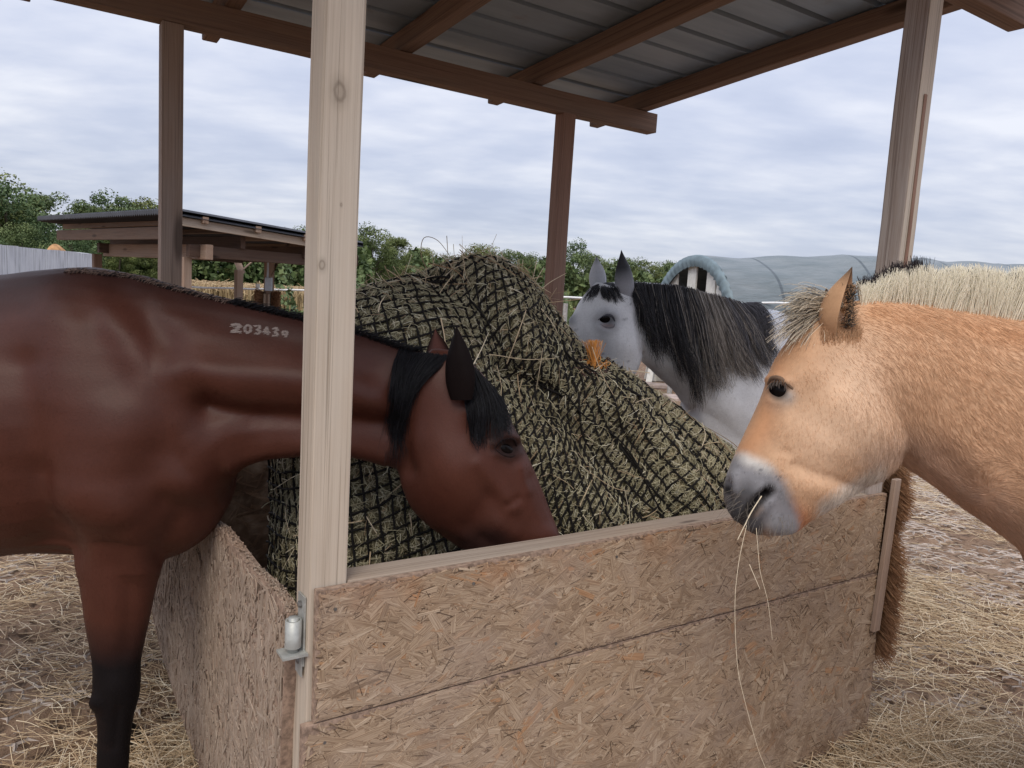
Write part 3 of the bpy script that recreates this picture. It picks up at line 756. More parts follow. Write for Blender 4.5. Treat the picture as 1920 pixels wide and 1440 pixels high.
# heap showing over the wall
M_HEAP = plain('orange_earth', (.42, .24, .12), .95, .1, .35, 6)
def blob(name, c, sx, sy, sz_, mat, seed, amp=.18, n=26):
    r = np.random.default_rng(seed); V = []; F = []
    ph = r.random((6, 3)) * 6; fr_ = r.normal(0, 3.2, (6, 3))
    for i in range(n + 1):
        th_ = PI * i / n
        for j in range(2 * n):
            a = PI * j / n; d = np.array([math.sin(th_) * math.cos(a), math.sin(th_) * math.sin(a), math.cos(th_)])
            s = 1 + amp * sum(math.sin(fr_[q] @ d + ph[q][0]) for q in range(6)) / 3
            V.append(np.asarray(c) + d * s * np.array([sx, sy, sz_]))
    for i in range(n):
        for j in range(2 * n): F.append((i * 2 * n + j, i * 2 * n + (j + 1) % (2 * n), (i + 1) * 2 * n + (j + 1) % (2 * n), (i + 1) * 2 * n + j))
    return mesh_obj(name, V, F, mat, None, True)
hp = at(106, 459, 24.6); tag(blob('earth_heap', (hp[0], 24.6, .6), (.5), .8, hp[2] - .66, M_HEAP, 3, .10), 'orange earth heap showing over the white concrete wall', 'heap')

# ------------------------------------------------------------------ second shelter behind
shed = None
sc = at(336, 404, 9.9); zc_ = sc[2]
e1 = np.array([-.73, .683, 0]); e2 = np.array([.683, .73, 0])
shed = empty('field_shed', sc * np.array([1, 1, 0]), 'open timber shed with a dark corrugated roof beyond the bay horse', 'shed')
M_DARKROOF = plain('dark_corrugated_roof', (.035, .037, .045), .5, .4, .25, 3)
M_SHADEBEAM = wood_mat('shaded_shed_timber', (.13, .085, .06), (.09, .055, .04), (.04, .025, .02), (.1, .08, .07), .3, 60)  # shed timber with the under-roof shade put into its colour
L1, L2 = 5.7, 2.62; DR = -.15
def sp(u, v, z): return sc + e1 * u + e2 * v + Z * (z + DR * v / L2 + .03 * u / L1)
V = []; F = []; nU = 150; ROWS = 3
def profile(u): return .022 * math.sin(u / .095 * 2 * PI / 1.0)
for i in range(nU + 1):
    u = -.15 + (L1 + .25) * i / nU
    for v in (-.12, L2 * .5, L2 + .16):
        for t in (0, .02): V.append(sp(u, v, -.01 + .03 * (i % 2) + t * 3))
for i in range(nU):
    o = i * 6; q = o + 6
    for j in (0, 2): F += [(o + j, o + j + 2, q + j + 2, q + j), (o + j + 1, q + j + 1, q + j + 3, o + j + 3)]
    F += [(o, q, q + 1, o + 1), (o + 4, o + 5, q + 5, q + 4)]
mesh_obj('roof_sheet', V, F, M_DARKROOF, shed)
bevel_box('fascia', sp(-.08, -.03, -.13), sp(-.08, L2 + .1, -.13) - sp(-.08, -.03, -.13), e1 * .03, Z * .11, M_FARPALE, shed, .003)
for v in (.25, 1.0, 1.75, 2.55): bevel_box('purlin', sp(-.14, v, -.06), e1 * (L1 + .1), e2 * .08, Z * .085, M_FARWOOD, shed, .003)
for v in (.02, .9, 1.9, 2.8): bevel_box('rafter', sp(.1, v, -.30), e1 * (L1 - .6), e2 * .07, Z * .17, M_SHADEBEAM, shed, .003)
bevel_box('beam', sp(-.02, .35, -.52), e1 * 3.9, e2 * .1, Z * .2, M_FARWOOD, shed, .004)['label'] = 'pale front beam'
bevel_box('beam', sp(.15, .2, -.5), e2 * (L2 - .1), e1 * .1, Z * .16, M_SHADEBEAM, shed, .004)
bevel_box('beam', sp(3.6, .2, -.5), e2 * (L2 - .1), e1 * .1, Z * .16, M_SHADEBEAM, shed, .004)
def fpost(px, Y, wd=.12, ztop=None, mat=M_FARWOOD):
    b = at(px, 500, Y); b[2] = 0
    return b, bevel_box('post', b - e1 * wd / 2 - e2 * wd / 2, Z * ztop, e1 * wd, e2 * wd, mat, shed, .004)
fpost(349, 10.3, .11, zc_ - .52); fpost(182, 13.6, .13, zc_ - .50, M_BEAM)
bC, _ = fpost(448, 15.0, .13, zc_ - .62); bD, _ = fpost(505, 12.2, .12, zc_ - .42)
bevel_box('brace', bC + Z * 1.75, e2 * .55 + Z * .5, e1 * .07, np.array([.05, -.05, .05]), M_FARWOOD, shed, .003)
bevel_box('brace', bC + Z * 1.75, e1 * .45 + Z * .5, e2 * .07, np.array([.05, .05, .05]), M_FARWOOD, shed, .003)
bevel_box('brace', bD + Z * 1.72, e2 * .32 + Z * .55, e1 * .08, np.array([.06, -.05, .05]), M_FARWOOD, shed, .003)
jb = bD + Z * 1.63 - e2 * .02 + np.array([.03, -.09, 0])
M_BOX = plain('light_blue_box', (.45, .52, .60), .5, .4, .08, 30)
jbx = empty('junction_box', jb, 'small light blue junction box on the far shed post above the brush', 'junction box')
bevel_box('box_body', jb - Z * .11 - np.array([.05, 0, 0]), Z * .21, np.array([.11, 0, 0]), np.array([0, .05, 0]), M_BOX, jbx, .006, 2)
bevel_box('conduit', jb + Z * .10 + np.array([-.03, .02, 0]), Z * .42, np.array([.03, 0, 0]), np.array([0, .03, 0]), M_BOX, jbx, .004)
fb = empty('brush_pad', bD, 'pair of brown coir brush pads on the far shed post', 'brush')
bevel_box('brush_batten', bD + np.array([-.055, -.085, .75]), Z * .72, np.array([.035, 0, 0]), np.array([0, .03, 0]), M_FARPALE, fb, .003)
bevel_box('brush_batten', bD + np.array([.015, -.085, .75]), Z * .72, np.array([.035, 0, 0]), np.array([0, .03, 0]), M_FARPALE, fb, .003)
n = 5000; sgn = rng.choice([-1, 1], n); b_ = bD + np.stack([sgn * .06, np.full(n, -.06), rng.uniform(.78, 1.5, n)], 1)
d = np.stack([sgn * rng.uniform(.4, 1, n), rng.normal(-.3, .5, n), rng.normal(0, .15, n)], 1); d /= np.linalg.norm(d, axis=1)[:, None]
curves_obj('bristles', np.stack([b_, b_ + d * .08, b_ + d * rng.uniform(.11, .16, n)[:, None]], 1), np.full(n, .005), M_COIR, fb)['kind'] = 'stuff'

# ------------------------------------------------------------------ grey tent on the right
k = NT('tarpaulin', .48, .4); g = k.attr('gp')
f = k.noise(k.map(g, (.5, 2.2, 1)), 1.4, 5, .6); f2 = k.noise(g, 6, 4, .6)
sg = k.n('ShaderNodeSeparateXYZ'); k.set(sg.inputs[0], g)
seam = k.smooth(k.math('ABSOLUTE', k.math('SUBTRACT', k.math('FRACT', k.math('DIVIDE', sg.outputs[0], 2.4)), .5)), .02, .008)
k.color(k.mix(seam, k.mix(k.smooth(f, .3, .7), (.125, .155, .17), (.195, .22, .235)), (.08, .10, .115))); k.bump(f, .6, .12)
M_TARP = k.m
M_TARPRIM = plain('tarpaulin_rim', (.16, .215, .245), .55, .4, .2, 5)
M_BOARDW = plain('white_shed_board', (.66, .65, .61), .7, .3, .12, 9)
M_DARKIN = plain('dark_interior', (.02, .02, .022), .9, .1, .2, 3)
tent = None
tc0 = at(1303, 500, 15.0); tc0[2] = 0
tax = np.array([.93, .36, 0]); tax /= np.linalg.norm(tax); tsp = np.array([-tax[1], tax[0], 0])
tent = empty('shelter_tent', tc0, 'round-topped grey tarpaulin shelter tent behind the grey horse', 'tent')
HW = 1.42
def t_top(l): return np.interp(l, [0, 1.5, 3.75, 6, 9.9, 14], [2.66, 2.78, 2.97, 3.07, 3.16, 3.2])
def t_pt(l, th_, dr=0.0):
    zt = t_top(l); zs_ = 1.15
    hw = HW + dr
    c, s_ = math.cos(th_), math.sin(th_)
    return tc0 + tax * l + tsp * (-c * hw) + Z * (zs_ + s_ * (zt - zs_ + dr))
ls = np.concatenate([np.linspace(0, 1, 18), np.linspace(1.15, 14, 70)]); ths = np.linspace(0, PI, 41)
V = []; G = []
for i, l in enumerate(ls):
    V.append(tc0 + tax * l - tsp * (HW + .03) + Z * .25); G.append((l, -1.5, 0))
    for j, th_ in enumerate(ths):
        w_ = .018 * math.sin(l * 3.3 + th_ * 3) * math.sin(th_ * 2.2 + l) + .02 * math.sin(l * 1.1 + 2 * th_) + .012 * math.sin(th_ * 9 + l * .7)
        w_ += .022 * max(0, 1 - abs((l % 2.4) - 1.2) / .07)
        if l < .5: w_ += .02 * math.sin(th_ * 34) * (1 - l / .5)
        w_ -= .022 * (.5 - .5 * math.cos(2 * PI * l / 1.9)) * math.sin(th_)
        V.append(t_pt(l, th_, w_)); G.append((l, th_ * HW, 0))
    V.append(tc0 + tax * l + tsp * (HW + .03) + Z * .25); G.append((l, 7, 0))
m = len(ths) + 2
F = [(i * m + j, i * m + j + 1, (i + 1) * m + j + 1, (i + 1) * m + j) for i in range(len(ls) - 1) for j in range(m - 1)]
mesh_obj('tent_cover', V, F, M_TARP, tent, True, G)
# puckered rim band at the open end
V = []
for j, th_ in enumerate(np.linspace(-.12, PI + .12, 121)):
    pk = .009 * math.sin(th_ * 58) + .005 * math.sin(th_ * 91)
    for (l, dr) in ((-.03, -.20 + pk), (-.07, -.10 + pk * .6), (-.05, .015), (.02, .035)):
        V.append(t_pt(0, th_, dr) + tax * (l + pk * .8))
F = [(i * 4 + j, i * 4 + j + 1, i * 4 + 5 + j, i * 4 + 4 + j) for i in range(120) for j in range(3)]
mesh_obj('tent_rim', V, F, M_TARPRIM, tent, True)
# white boards under the arch with dark gaps, inner back wall
brd = np.linspace(-HW + .12, HW - .12, 9)
for i in range(8):
    if i in (3, 5, 7): continue
    v0, v1 = brd[i] + .02, brd[i + 1] - .02
    def zt_(v): return 1.15 + 1.36 * math.sqrt(max(.0, 1 - (v / (HW - .1)) ** 2))
    mb = MB(); V = []
    for q in (0, .035):
        for (v, z_) in ((v0, .5), (v1, .5), (v1, zt_(v1)), (v0, zt_(v0))): V.append(tc0 + tax * (.06 + q + .01 * (i % 2)) + tsp * v + Z * z_)
    mb.add(V, [(0, 1, 2, 3), (7, 6, 5, 4), (0, 4, 5, 1), (1, 5, 6, 2), (2, 6, 7, 3), (3, 7, 4, 0)]); mb.build('end_board', M_BOARDW, tent)
for v in (-HW + .05, -HW * .3, HW * .45, HW - .05):
    bevel_box('tent_post', tc0 + tsp * (v - .07) + tax * .1, Z * (1.0), tsp * .14, tax * .06, M_BOARDW, tent, .004)
bevel_box('side_board', tc0 + tax * .12 - tsp * (HW - .02) + Z * .0, tax * 13, Z * .9, tsp * .03, M_BOARDW, tent, .004)
bevel_box('side_board', tc0 + tax * .12 + tsp * (HW - .05) + Z * .0, tax * 13, Z * .9, tsp * .03, M_BOARDW, tent, .004)
# concrete slabs at the tent mouth
M_SLAB = plain('pale_slab', (.36, .29, .26), .85, .2, .25, 6)
for (px, py, w_, d_) in ((1255, 722, .9, .5), (1205, 755, .8, .5), (1290, 745, .8, .6)):
    p = ground_at(px, py, .05); tag(bevel_box('paving_slab', p - np.array([w_ / 2, d_ / 2, .06]), np.array([w_, 0, 0]), np.array([0, d_, 0]), Z * .07, M_SLAB, None, .01), None, 'slab')['label'] = {1255: 'pale worn slab before the tent mouth by the grey horse chest', 1205: 'pale slab left of the tent mouth above the hay slope', 1290: 'pale slab partly hidden by the grey horse chest'}[px]
# white splayed leg of a jump stand near the tent
M_STAND = plain('white_paint', (.74, .74, .72), .5, .4, .08, 12)
st_ = ground_at(1211, 716); stand = empty('jump_stand', st_, 'white splayed wooden stand leg left of the tent mouth', 'stand')
bevel_box('stand_leg', st_, np.array([.10, .1, .85]), np.array([.13, 0, 0]), np.array([0, .04, 0]), M_STAND, stand, .004)
bevel_box('stand_leg', st_ + np.array([.06, .55, 0]), np.array([.02, -.3, .85]), np.array([.11, 0, 0]), np.array([0, .04, 0]), M_STAND, stand, .004)
# ------------------------------------------------------------------ sculpting in space: strokes given by where they lie on the visible side
def seg_dist(P, poly):
    P = np.asarray(P); best = np.full(len(P), 1e9)
    poly = np.asarray(poly, float)
    if len(poly) == 1: return np.hypot(*(P - poly[0]).T)
    for a, b in zip(poly[:-1], poly[1:]):
        ab = b - a; t = np.clip(((P - a) @ ab) / (ab @ ab + 1e-9), 0, 1)
        best = np.minimum(best, np.hypot(*(P - a - t[:, None] * ab).T))
    return best
def normals_of(V, F4):
    n = np.cross(V[F4[:, 2]] - V[F4[:, 0]], V[F4[:, 3]] - V[F4[:, 1]])
    N = np.zeros_like(V)
    for j in range(4): np.add.at(N, F4[:, j], n)
    return N / (np.linalg.norm(N, axis=1)[:, None] + 1e-12)
def catmull(P, t):
    """P (n,...) control values, t in [0, n-1]"""
    P = np.asarray(P, float); n = len(P); t = np.clip(t, 0, n - 1 - 1e-6); i = t.astype(int); f = (t - i).reshape(-1, *([1] * (P.ndim - 1)))
    p0, p1, p2, p3 = P[np.maximum(i - 1, 0)], P[i], P[np.minimum(i + 1, n - 1)], P[np.minimum(i + 2, n - 1)]
    return .5 * (2 * p1 + (p2 - p0) * f + (2 * p0 - 5 * p1 + 4 * p2 - p3) * f ** 2 + (3 * p1 - p0 - 3 * p2 + p3) * f ** 3)
# ------------------------------------------------------------------ hay mound: column = (x, crest y, crest depth, foot depth)
HC = [(535, 700, 2.80, 2.42), (565, 640, 2.76, 2.26), (612, 585, 2.80, 2.16), (680, 556, 2.86, 2.20), (760, 527, 2.92, 2.28), (840, 499, 2.98, 2.36), (900, 491, 3.02, 2.42), (955, 503, 3.03, 2.44), (1005, 548, 3.02, 2.46), (1080, 650, 3.0, 2.48), (1140, 690, 3.0, 2.50), (1200, 722, 3.0, 2.53), (1255, 764, 2.98, 2.58), (1310, 805, 2.96, 2.64), (1375, 848, 2.95, 2.72), (1450, 905, 2.95, 2.80), (1520, 960, 2.95, 2.86)]
rows = []
for (x, yc, Yc, Yf) in HC:
    crest = at(x, yc, Yc); foot = at(x + (-46 if x < 620 else -10 if x < 800 else 6), 1180, Yf); foot[2] = .12
    col = []
    # foot -> crest with a full belly, then over the top and down the far side
    for s in np.linspace(0, 1, 9):
        z = foot[2] + (crest[2] - foot[2]) * (1 - (1 - s) ** 1.55)
        p = foot * (1 - s) + crest * s; w = math.sin(PI * s) * .05
        q = np.array([p[0], foot[1] + (crest[1] - foot[1]) * s ** 1.25 - w, z])
        # keep the column on its own vertical plane through the eye
        q[0] = foot[0] + (crest[0] - foot[0]) * ((q[1] - foot[1]) / (crest[1] - foot[1] + 1e-9))
        col.append(q)
    back = crest + np.array([.0, .35, -.06]); col.append(back)
    col.append(crest + np.array([0, .7, -.35])); col.append(np.array([crest[0] * .9, crest[1] + .82, .15]))
    rows.append(col)
G0 = np.array(rows)                      # (17, 12, 3)
NUx, NVx = 330, 250
uu = np.linspace(0, len(HC) - 1, NUx); vv_ = np.concatenate([np.linspace(0, 8, 190), np.linspace(8.05, 11, 60)])
Gu = catmull(G0, uu)                     # (NU, 12, 3)
GG_ = np.stack([catmull(Gu[i], vv_) for i in range(NUx)])   # (NU, NV, 3)
F4 = np.array([(i * NVx + j, (i + 1) * NVx + j, (i + 1) * NVx + j + 1, i * NVx + j + 1) for i in range(NUx - 1) for j in range(NVx - 1)])
Vh = GG_.reshape(-1, 3)
def outward(V):
    N = normals_of(V, F4)
    ctr = np.array([.1, 3.4, .8])
    if ((N * (V - ctr)).sum(1)).mean() < 0: N = -N
    return N
HAY_STROKES = [
    ([(760, 690)], 130, .05), ([(700, 640), (860, 700)], 80, .03), ([(700, 900)], 120, .03),
    ([(815, 515), (880, 560), (930, 640), (975, 720), (1060, 790), (1130, 860), (1195, 940), (1225, 1010)], 34, -.055),
    ([(905, 540), (980, 620), (1050, 700), (1130, 790)], 48, .045),
    ([(1010, 590), (1070, 690), (1105, 760), (1180, 830), (1240, 900), (1262, 970)], 24, -.03),
    ([(1130, 720), (1230, 800), (1300, 880)], 44, .04),
    ([(1235, 775), (1290, 830), (1335, 905)], 20, -.028),
    ([(1010, 850), (1090, 960)], 60, .035), ([(1300, 920)], 55, .03),
    ([(930, 690), (1040, 740)], 16, -.03), ([(1100, 690), (1150, 695)], 22, -.02)]
for poly, r_, amt in HAY_STROKES:
    N = outward(Vh); pp = proj(Vh); face = np.clip(-((N * (Vh - CAMPOS)).sum(1)) / np.linalg.norm(Vh - CAMPOS, axis=1) * 3, 0, 1)
    d = seg_dist(pp, poly); w = np.exp(-(d / r_) ** 2) * face * (d < 3 * r_)
    Vh = Vh + N * (amt * w)[:, None]
N = outward(Vh)
lump = vnoise(Vh[:, 0] * 2.2 + Vh[:, 2] * 1.3, Vh[:, 1] * 2.2 + Vh[:, 2] * 2.1, 31) * .012
Vh = Vh + N * lump[:, None]
Vg = Vh.reshape(NUx, NVx, 3); Ng = outward(Vh).reshape(NUx, NVx, 3)
# arc-length like parameters of the net
su = np.zeros((NUx, NVx)); su[1:] = np.cumsum(np.linalg.norm(np.diff(Vg, axis=0), axis=2), 0)
sv = np.zeros((NUx, NVx)); sv[:, 1:] = np.cumsum(np.linalg.norm(np.diff(Vg, axis=1), axis=2), 1)
a_par = np.repeat(su[:, 95].reshape(-1, 1), NVx, 1)            # along the mound
b_par = sv
pxg = proj(Vg.reshape(-1, 3)).reshape(NUx, NVx, 2)
phi = np.interp(a_par, [0, a_par[120, 0], a_par[230, 0], a_par[-1, 0]], [.10, .22, .72, .80])
PITCH_N = .0515
s_par = (a_par * np.cos(phi) + b_par * np.sin(phi)) / PITCH_N
t_par = (b_par * np.cos(phi) - a_par * np.sin(phi)) / PITCH_N
wob = vnoise(a_par * 5, b_par * 5, 41) * .13; s_par = s_par + wob; t_par = t_par + vnoise(a_par * 5 + 3, b_par * 5, 43) * .13
# hay bulges a little through every mesh of the net
bul = (np.abs(np.sin(PI * s_par)) * np.abs(np.sin(PI * t_par))) ** .5
Vb = Vg + Ng * ((bul * .020 - .012))[..., None]
kh = NT('hay_base', .9, .15); hp_ = kh.pos()
hn = kh.noise(kh.map(hp_, (1, 1, 1)), 55, 5, .7); hn2 = kh.noise(hp_, 6, 4, .6)
kh.color(kh.mix(kh.smooth(hn2, .35, .7), kh.ramp(hn, [(.3, (.06, .048, .026)), (.55, (.21, .175, .105)), (.75, (.36, .31, .20))]), kh.ramp(hn, [(.3, (.05, .044, .025)), (.55, (.18, .16, .09)), (.75, (.32, .28, .18))]))); kh.bump(hn, .8, .006)
hay = tag(mesh_obj('hay_mound', Vb.reshape(-1, 3), F4, kh.m, None, True), kind='stuff')
# straws over the surface
def hay_straws(n, lift, lmin, lmax, rad, tilt, jlo=10, jhi=215, ilo=6, ihi=318, cell=False):
    i = rng.integers(ilo, ihi, n * 3); j = rng.integers(jlo, jhi, n * 3)
    if cell: kp = bul[i, j] > rng.uniform(.45, .95, n * 3); i, j = i[kp], j[kp]
    i, j = i[:n], j[:n]; n = len(i)
    P = Vb[i, j] + rng.normal(0, .006, (n, 3)); Nn = Ng[i, j]
    t1 = np.cross(Nn, rng.normal(0, 1, (n, 3))); t1 /= np.linalg.norm(t1, axis=1)[:, None]
    # hay lies loosely along the mound
    al = Vg[np.minimum(i + 3, NUx - 1), j] - Vg[np.maximum(i - 3, 0), j]; al /= np.linalg.norm(al, axis=1)[:, None] + 1e-9
    t1 = t1 + al * rng.choice([-1, 1], n)[:, None] * rng.uniform(0, 1.1, n)[:, None]; t1 /= np.linalg.norm(t1, axis=1)[:, None]
    L = rng.uniform(lmin, lmax, n)
    tl_ = rng.normal(0, tilt, n)
    d = t1 + Nn * tl_[:, None]
    c = P + Nn * (lift * rng.uniform(-.6, 1, n))[:, None]
    bow = Nn * (L * rng.uniform(.0, .10, n))[:, None] + np.cross(t1, Nn) * (L * rng.normal(0, .07, n))[:, None]
    return np.stack([c - d * (L * .5)[:, None], c + bow, c + d * (L * .5)[:, None] - Nn * (L * .02)[:, None]], 1), np.full(n, rad) * rng.uniform(.55, 1.4, n)
q1 = hay_straws(60000, .003, .018, .052, .00125, .07, cell=True)
q2 = hay_straws(700, .012, .05, .14, .0014, .2)
tag(curves_obj('hay_stalks', np.concatenate([q1[0], q2[0]]), np.concatenate([q1[1], q2[1]]), M_HAY), kind='stuff')
# loose stalks lying over the net, and standing out on the crest
q3 = hay_straws(330, .020, .07, .24, .0019, .12)
q4 = hay_straws(230, .010, .05, .13, .0014, .9, 176, 200, 60, 170)
q5 = hay_straws(300, .010, .04, .10, .0013, .25, 176, 198, 45, 190)
named = []
for pts, Y_ in (([(808, 518), (790, 480), (795, 446), (822, 452), (850, 490)], 2.95), ([(802, 494), (830, 500), (860, 512), (900, 565), (925, 600)], 2.86), ([(905, 664), (930, 666), (985, 674), (1040, 672)], 2.72), ([(850, 515), (820, 560), (858, 560), (868, 600)], 2.85), ([(1010, 555), (1002, 535), (1020, 500)], 2.98), ([(832, 500), (880, 480), (925, 462)], 3.0), ([(1012, 546), (1030, 530), (1062, 512)], 2.99), ([(815, 512), (812, 490), (810, 472)], 2.97), ([(866, 506), (872, 480), (868, 498)], 2.96), ([(1340, 812), (1352, 830), (1375, 852)], 2.6), ([(1110, 650), (1128, 700), (1150, 740)], 2.75), ([(1220, 968), (1290, 985), (1330, 990)], 2.4), ([(760, 640), (800, 650), (845, 655)], 2.75)):
    named.append(np.array([at(x, y, Y_) for x, y in pts]))
ls_ = [s for s in np.concatenate([q3[0], q4[0], q5[0]])] + named
rs_ = np.concatenate([q3[1], q4[1], q5[1], np.full(len(named), .0018)])
tag(curves_obj('loose_stalks', ls_, rs_, M_STRAW), kind='stuff')
# the net: two families of cords
net = empty('hay_net', (0.1, 2.9, .2), 'black knotless hay net drawn tight over the hay mound in the feeder', 'hay net')
def lines_s():
    for lv in np.arange(math.ceil(s_par.min()), s_par.max()):
        pts = []
        for j in range(0, NVx - 8, 2):
            col = s_par[:, j]
            if col[0] < lv < col[-1]:
                i = np.searchsorted(np.maximum.accumulate(col), lv); f = (lv - col[i - 1]) / (col[i] - col[i - 1] + 1e-9); f = min(max(f, 0), 1)
                pts.append(Vg[i - 1, j] * (1 - f) + Vg[i, j] * f + Ng[i, j] * .0125)
            elif pts: 
                if len(pts) > 3: yield pts
                pts = []
        if len(pts) > 3: yield pts
def lines_t():
    for lv in np.arange(math.ceil(t_par.min()), t_par.max()):
        pts = []
        for i in range(0, NUx, 2):
            row = t_par[i]
            if row[0] < lv < row[-9]:
                j = np.searchsorted(np.maximum.accumulate(row), lv); f = (lv - row[j - 1]) / (row[j] - row[j - 1] + 1e-9); f = min(max(f, 0), 1)
                pts.append(Vg[i, j - 1] * (1 - f) + Vg[i, j] * f + Ng[i, j] * .0125)
            elif pts:
                if len(pts) > 3: yield pts
                pts = []
        if len(pts) > 3: yield pts
nmb = MB(); ncord = 0
for gen in (lines_s, lines_t):
    for pts in gen():
        nmb.tube(pts, .0042 * rng.uniform(.9, 1.15), 5); ncord += 1
cords = nmb.build('net_cords', M_NET, net, True); cords['kind'] = 'stuff'
# gathered folds: thicker ropes of bunched net
M_ROPE = M_NET
def rope(path, n, rad, spread):
    mb = MB()
    for q in range(n):
        ph = rng.random(3) * 6
        P = []
        for k_, (x, y, Y_) in enumerate(path): P.append(at(x, y, Y_))
        P = catmull(np.array(P), np.linspace(0, len(P) - 1, 36))
        s = np.linspace(0, 1, 36)
        P = P + np.stack([np.sin(s * 14 + ph[0]), np.sin(s * 11 + ph[1]), np.sin(s * 17 + ph[2])], 1) * spread
        mb.tube(P, rad * rng.uniform(.7, 1.2), 5)
    return mb
# points on the surface for the folds
pv = proj(Vg.reshape(-1, 3)); dv_ = np.linalg.norm(Vg.reshape(-1, 3) - CAMPOS, axis=1)
def hay_surf(px, py, lift=.01):
    d = np.hypot(pv[:, 0] - px, pv[:, 1] - py); c = np.where(d < 9)[0]
    if len(c) == 0: c = np.argsort(d)[:5]
    i = c[np.argmin(dv_[c])]
    return Vg.reshape(-1, 3)[i] + Ng.reshape(-1, 3)[i] * lift
def rope_on(pxs, n, rad, spread, lift=.008):
    mb = MB(); base = np.array([hay_surf(x, y, lift) for x, y in pxs])
    for q in range(n):
        ph = rng.random(3) * 6; s = np.linspace(0, 1, 40)
        P = catmull(base, s * (len(base) - 1)) + np.stack([np.sin(s * 15 + ph[0]), np.sin(s * 12 + ph[1]), np.sin(s * 18 + ph[2])], 1) * spread + rng.normal(0, spread, 3)
        mb.tube(P, rad * rng.uniform(.7, 1.2), 5)
    return mb
for path, n in (([(958, 690), (1000, 720), (1045, 742), (1100, 775), (1160, 830), (1215, 900), (1248, 965)], 4), ([(800, 518), (850, 535), (905, 600), (945, 670)], 3), ([(1060, 660), (1110, 700), (1150, 715), (1200, 745)], 3), ([(1240, 775), (1290, 825), (1330, 880)], 3), ([(1150, 990), (1195, 960), (1235, 990)], 2)):
    o = rope_on(path, n, .0038, .006).build('net_fold', M_ROPE, net, True); o['kind'] = 'stuff'
# orange twine knot on the net
M_TWINE = NT('orange_twine', .7, .2); hi2 = M_TWINE.n('ShaderNodeHairInfo')
M_TWINE.color(M_TWINE.ramp(hi2.outputs['Random'], [(0, (.42, .17, .04)), (.5, (.72, .32, .08)), (1, (.85, .48, .20))])); M_TWINE = M_TWINE.m
tk = hay_surf(1115, 682, .02)
tw = empty('twine_knot', tk, 'frayed orange twine knot tied into the net by the grey horse muzzle', 'twine')
S = []
for q in range(70):                        # upright frayed tuft
    b_ = tk + rng.normal(0, .004, 3); tip = at(1112 + rng.normal(0, 9), 636 + abs(rng.normal(0, 4)), tk[1] + rng.normal(0, .01))
    S.append(np.array([b_, b_ * .5 + tip * .5 + rng.normal(0, .003, 3), tip]))
for q in range(26):                        # knot loops and trailing bits
    c0 = tk + at(1112 + rng.uniform(-28, 28), 684 + rng.normal(0, 5), tk[1]) - at(1112, 684, tk[1])
    th_ = np.linspace(0, rng.uniform(3, 7), 9); rr = rng.uniform(.008, .018)
    ax1, ax2 = rng.normal(0, 1, 3), rng.normal(0, 1, 3); ax1 /= np.linalg.norm(ax1); ax2 /= np.linalg.norm(ax2)
    S.append(c0 + np.outer(np.cos(th_) * rr, ax1) + np.outer(np.sin(th_) * rr * .8, ax2))
curves_obj('twine_strands', S, np.full(len(S), .0017), M_TWINE, tw)['kind'] = 'stuff'
bc = []
for q in range(30):
    c0 = hay_surf(1080 + rng.uniform(0, 70), 690 + rng.uniform(-14, 12), .012); th_ = np.linspace(0, 5, 8); ax1, ax2 = rng.normal(0, 1, 3), rng.normal(0, 1, 3)
    bc.append(c0 + np.outer(np.cos(th_) * .012, ax1 / np.linalg.norm(ax1)) + np.outer(np.sin(th_) * .012, ax2 / np.linalg.norm(ax2)))
M_BROWNROPE = straw_mat('brown_rope', [(0, (.05, .03, .025)), (1, (.14, .075, .06))])
curves_obj('knot_rope', bc, np.full(len(bc), .0035), M_BROWNROPE, tw)['kind'] = 'stuff'
# ------------------------------------------------------------------ animals
def loft(rings, ns=28, sub=5, egg=0.0, lat=None, expo=2.0):
    """rings: (top px x, y, bottom px x, y, depth, half width[, depth offset of the top]) -> closed tube, V and F"""
    T = []; Bt = []; H = []
    for r_ in rings:
        dt = r_[6] if len(r_) > 6 else 0
        T.append(at(r_[0], r_[1], r_[4] + dt)); Bt.append(at(r_[2], r_[3], r_[4])); H.append(r_[5])
    return loft3(np.array(T), np.array(Bt), np.array(H), ns, sub, egg, lat, expo)
def loft3(T, Bt, H, ns=28, sub=5, egg=0.0, lat=None, expo=2.0):
    n = len(T); tt = np.linspace(0, n - 1, (n - 1) * sub + 1)
    T = catmull(T, tt); Bt = catmull(Bt, tt); H = catmull(np.asarray(H, float), tt)
    C = (T + Bt) / 2; up = (T - Bt) / 2
    tan = np.gradient(C, axis=0)
    L = np.cross(tan, up); L /= np.linalg.norm(L, axis=1)[:, None] + 1e-9
    if lat is not None: L = np.broadcast_to(np.asarray(lat, float), L.shape)
    V = []; m = len(C)
    for i in range(m):
        for j in range(ns):
            a = 2 * PI * j / ns; s, c = math.sin(a), math.cos(a)
            e = 2 / expo
            s2 = math.copysign(abs(s) ** e, s); c2 = math.copysign(abs(c) ** e, c)
            V.append(C[i] + up[i] * s2 + L[i] * (H[i] * c2 * (1 + egg * s)))
    F = [(i * ns + j, i * ns + (j + 1) % ns, (i + 1) * ns + (j + 1) % ns, (i + 1) * ns + j) for i in range(m - 1) for j in range(ns)]
    k0 = len(V); V.append(C[0] - tan[0] * .4); V.append(C[-1] + tan[-1] * .4)
    F += [(k0, (j + 1) % ns, j) for j in range(ns)] + [(k0 + 1, (m - 1) * ns + j, (m - 1) * ns + (j + 1) % ns) for j in range(ns)]
    return np.array(V), F
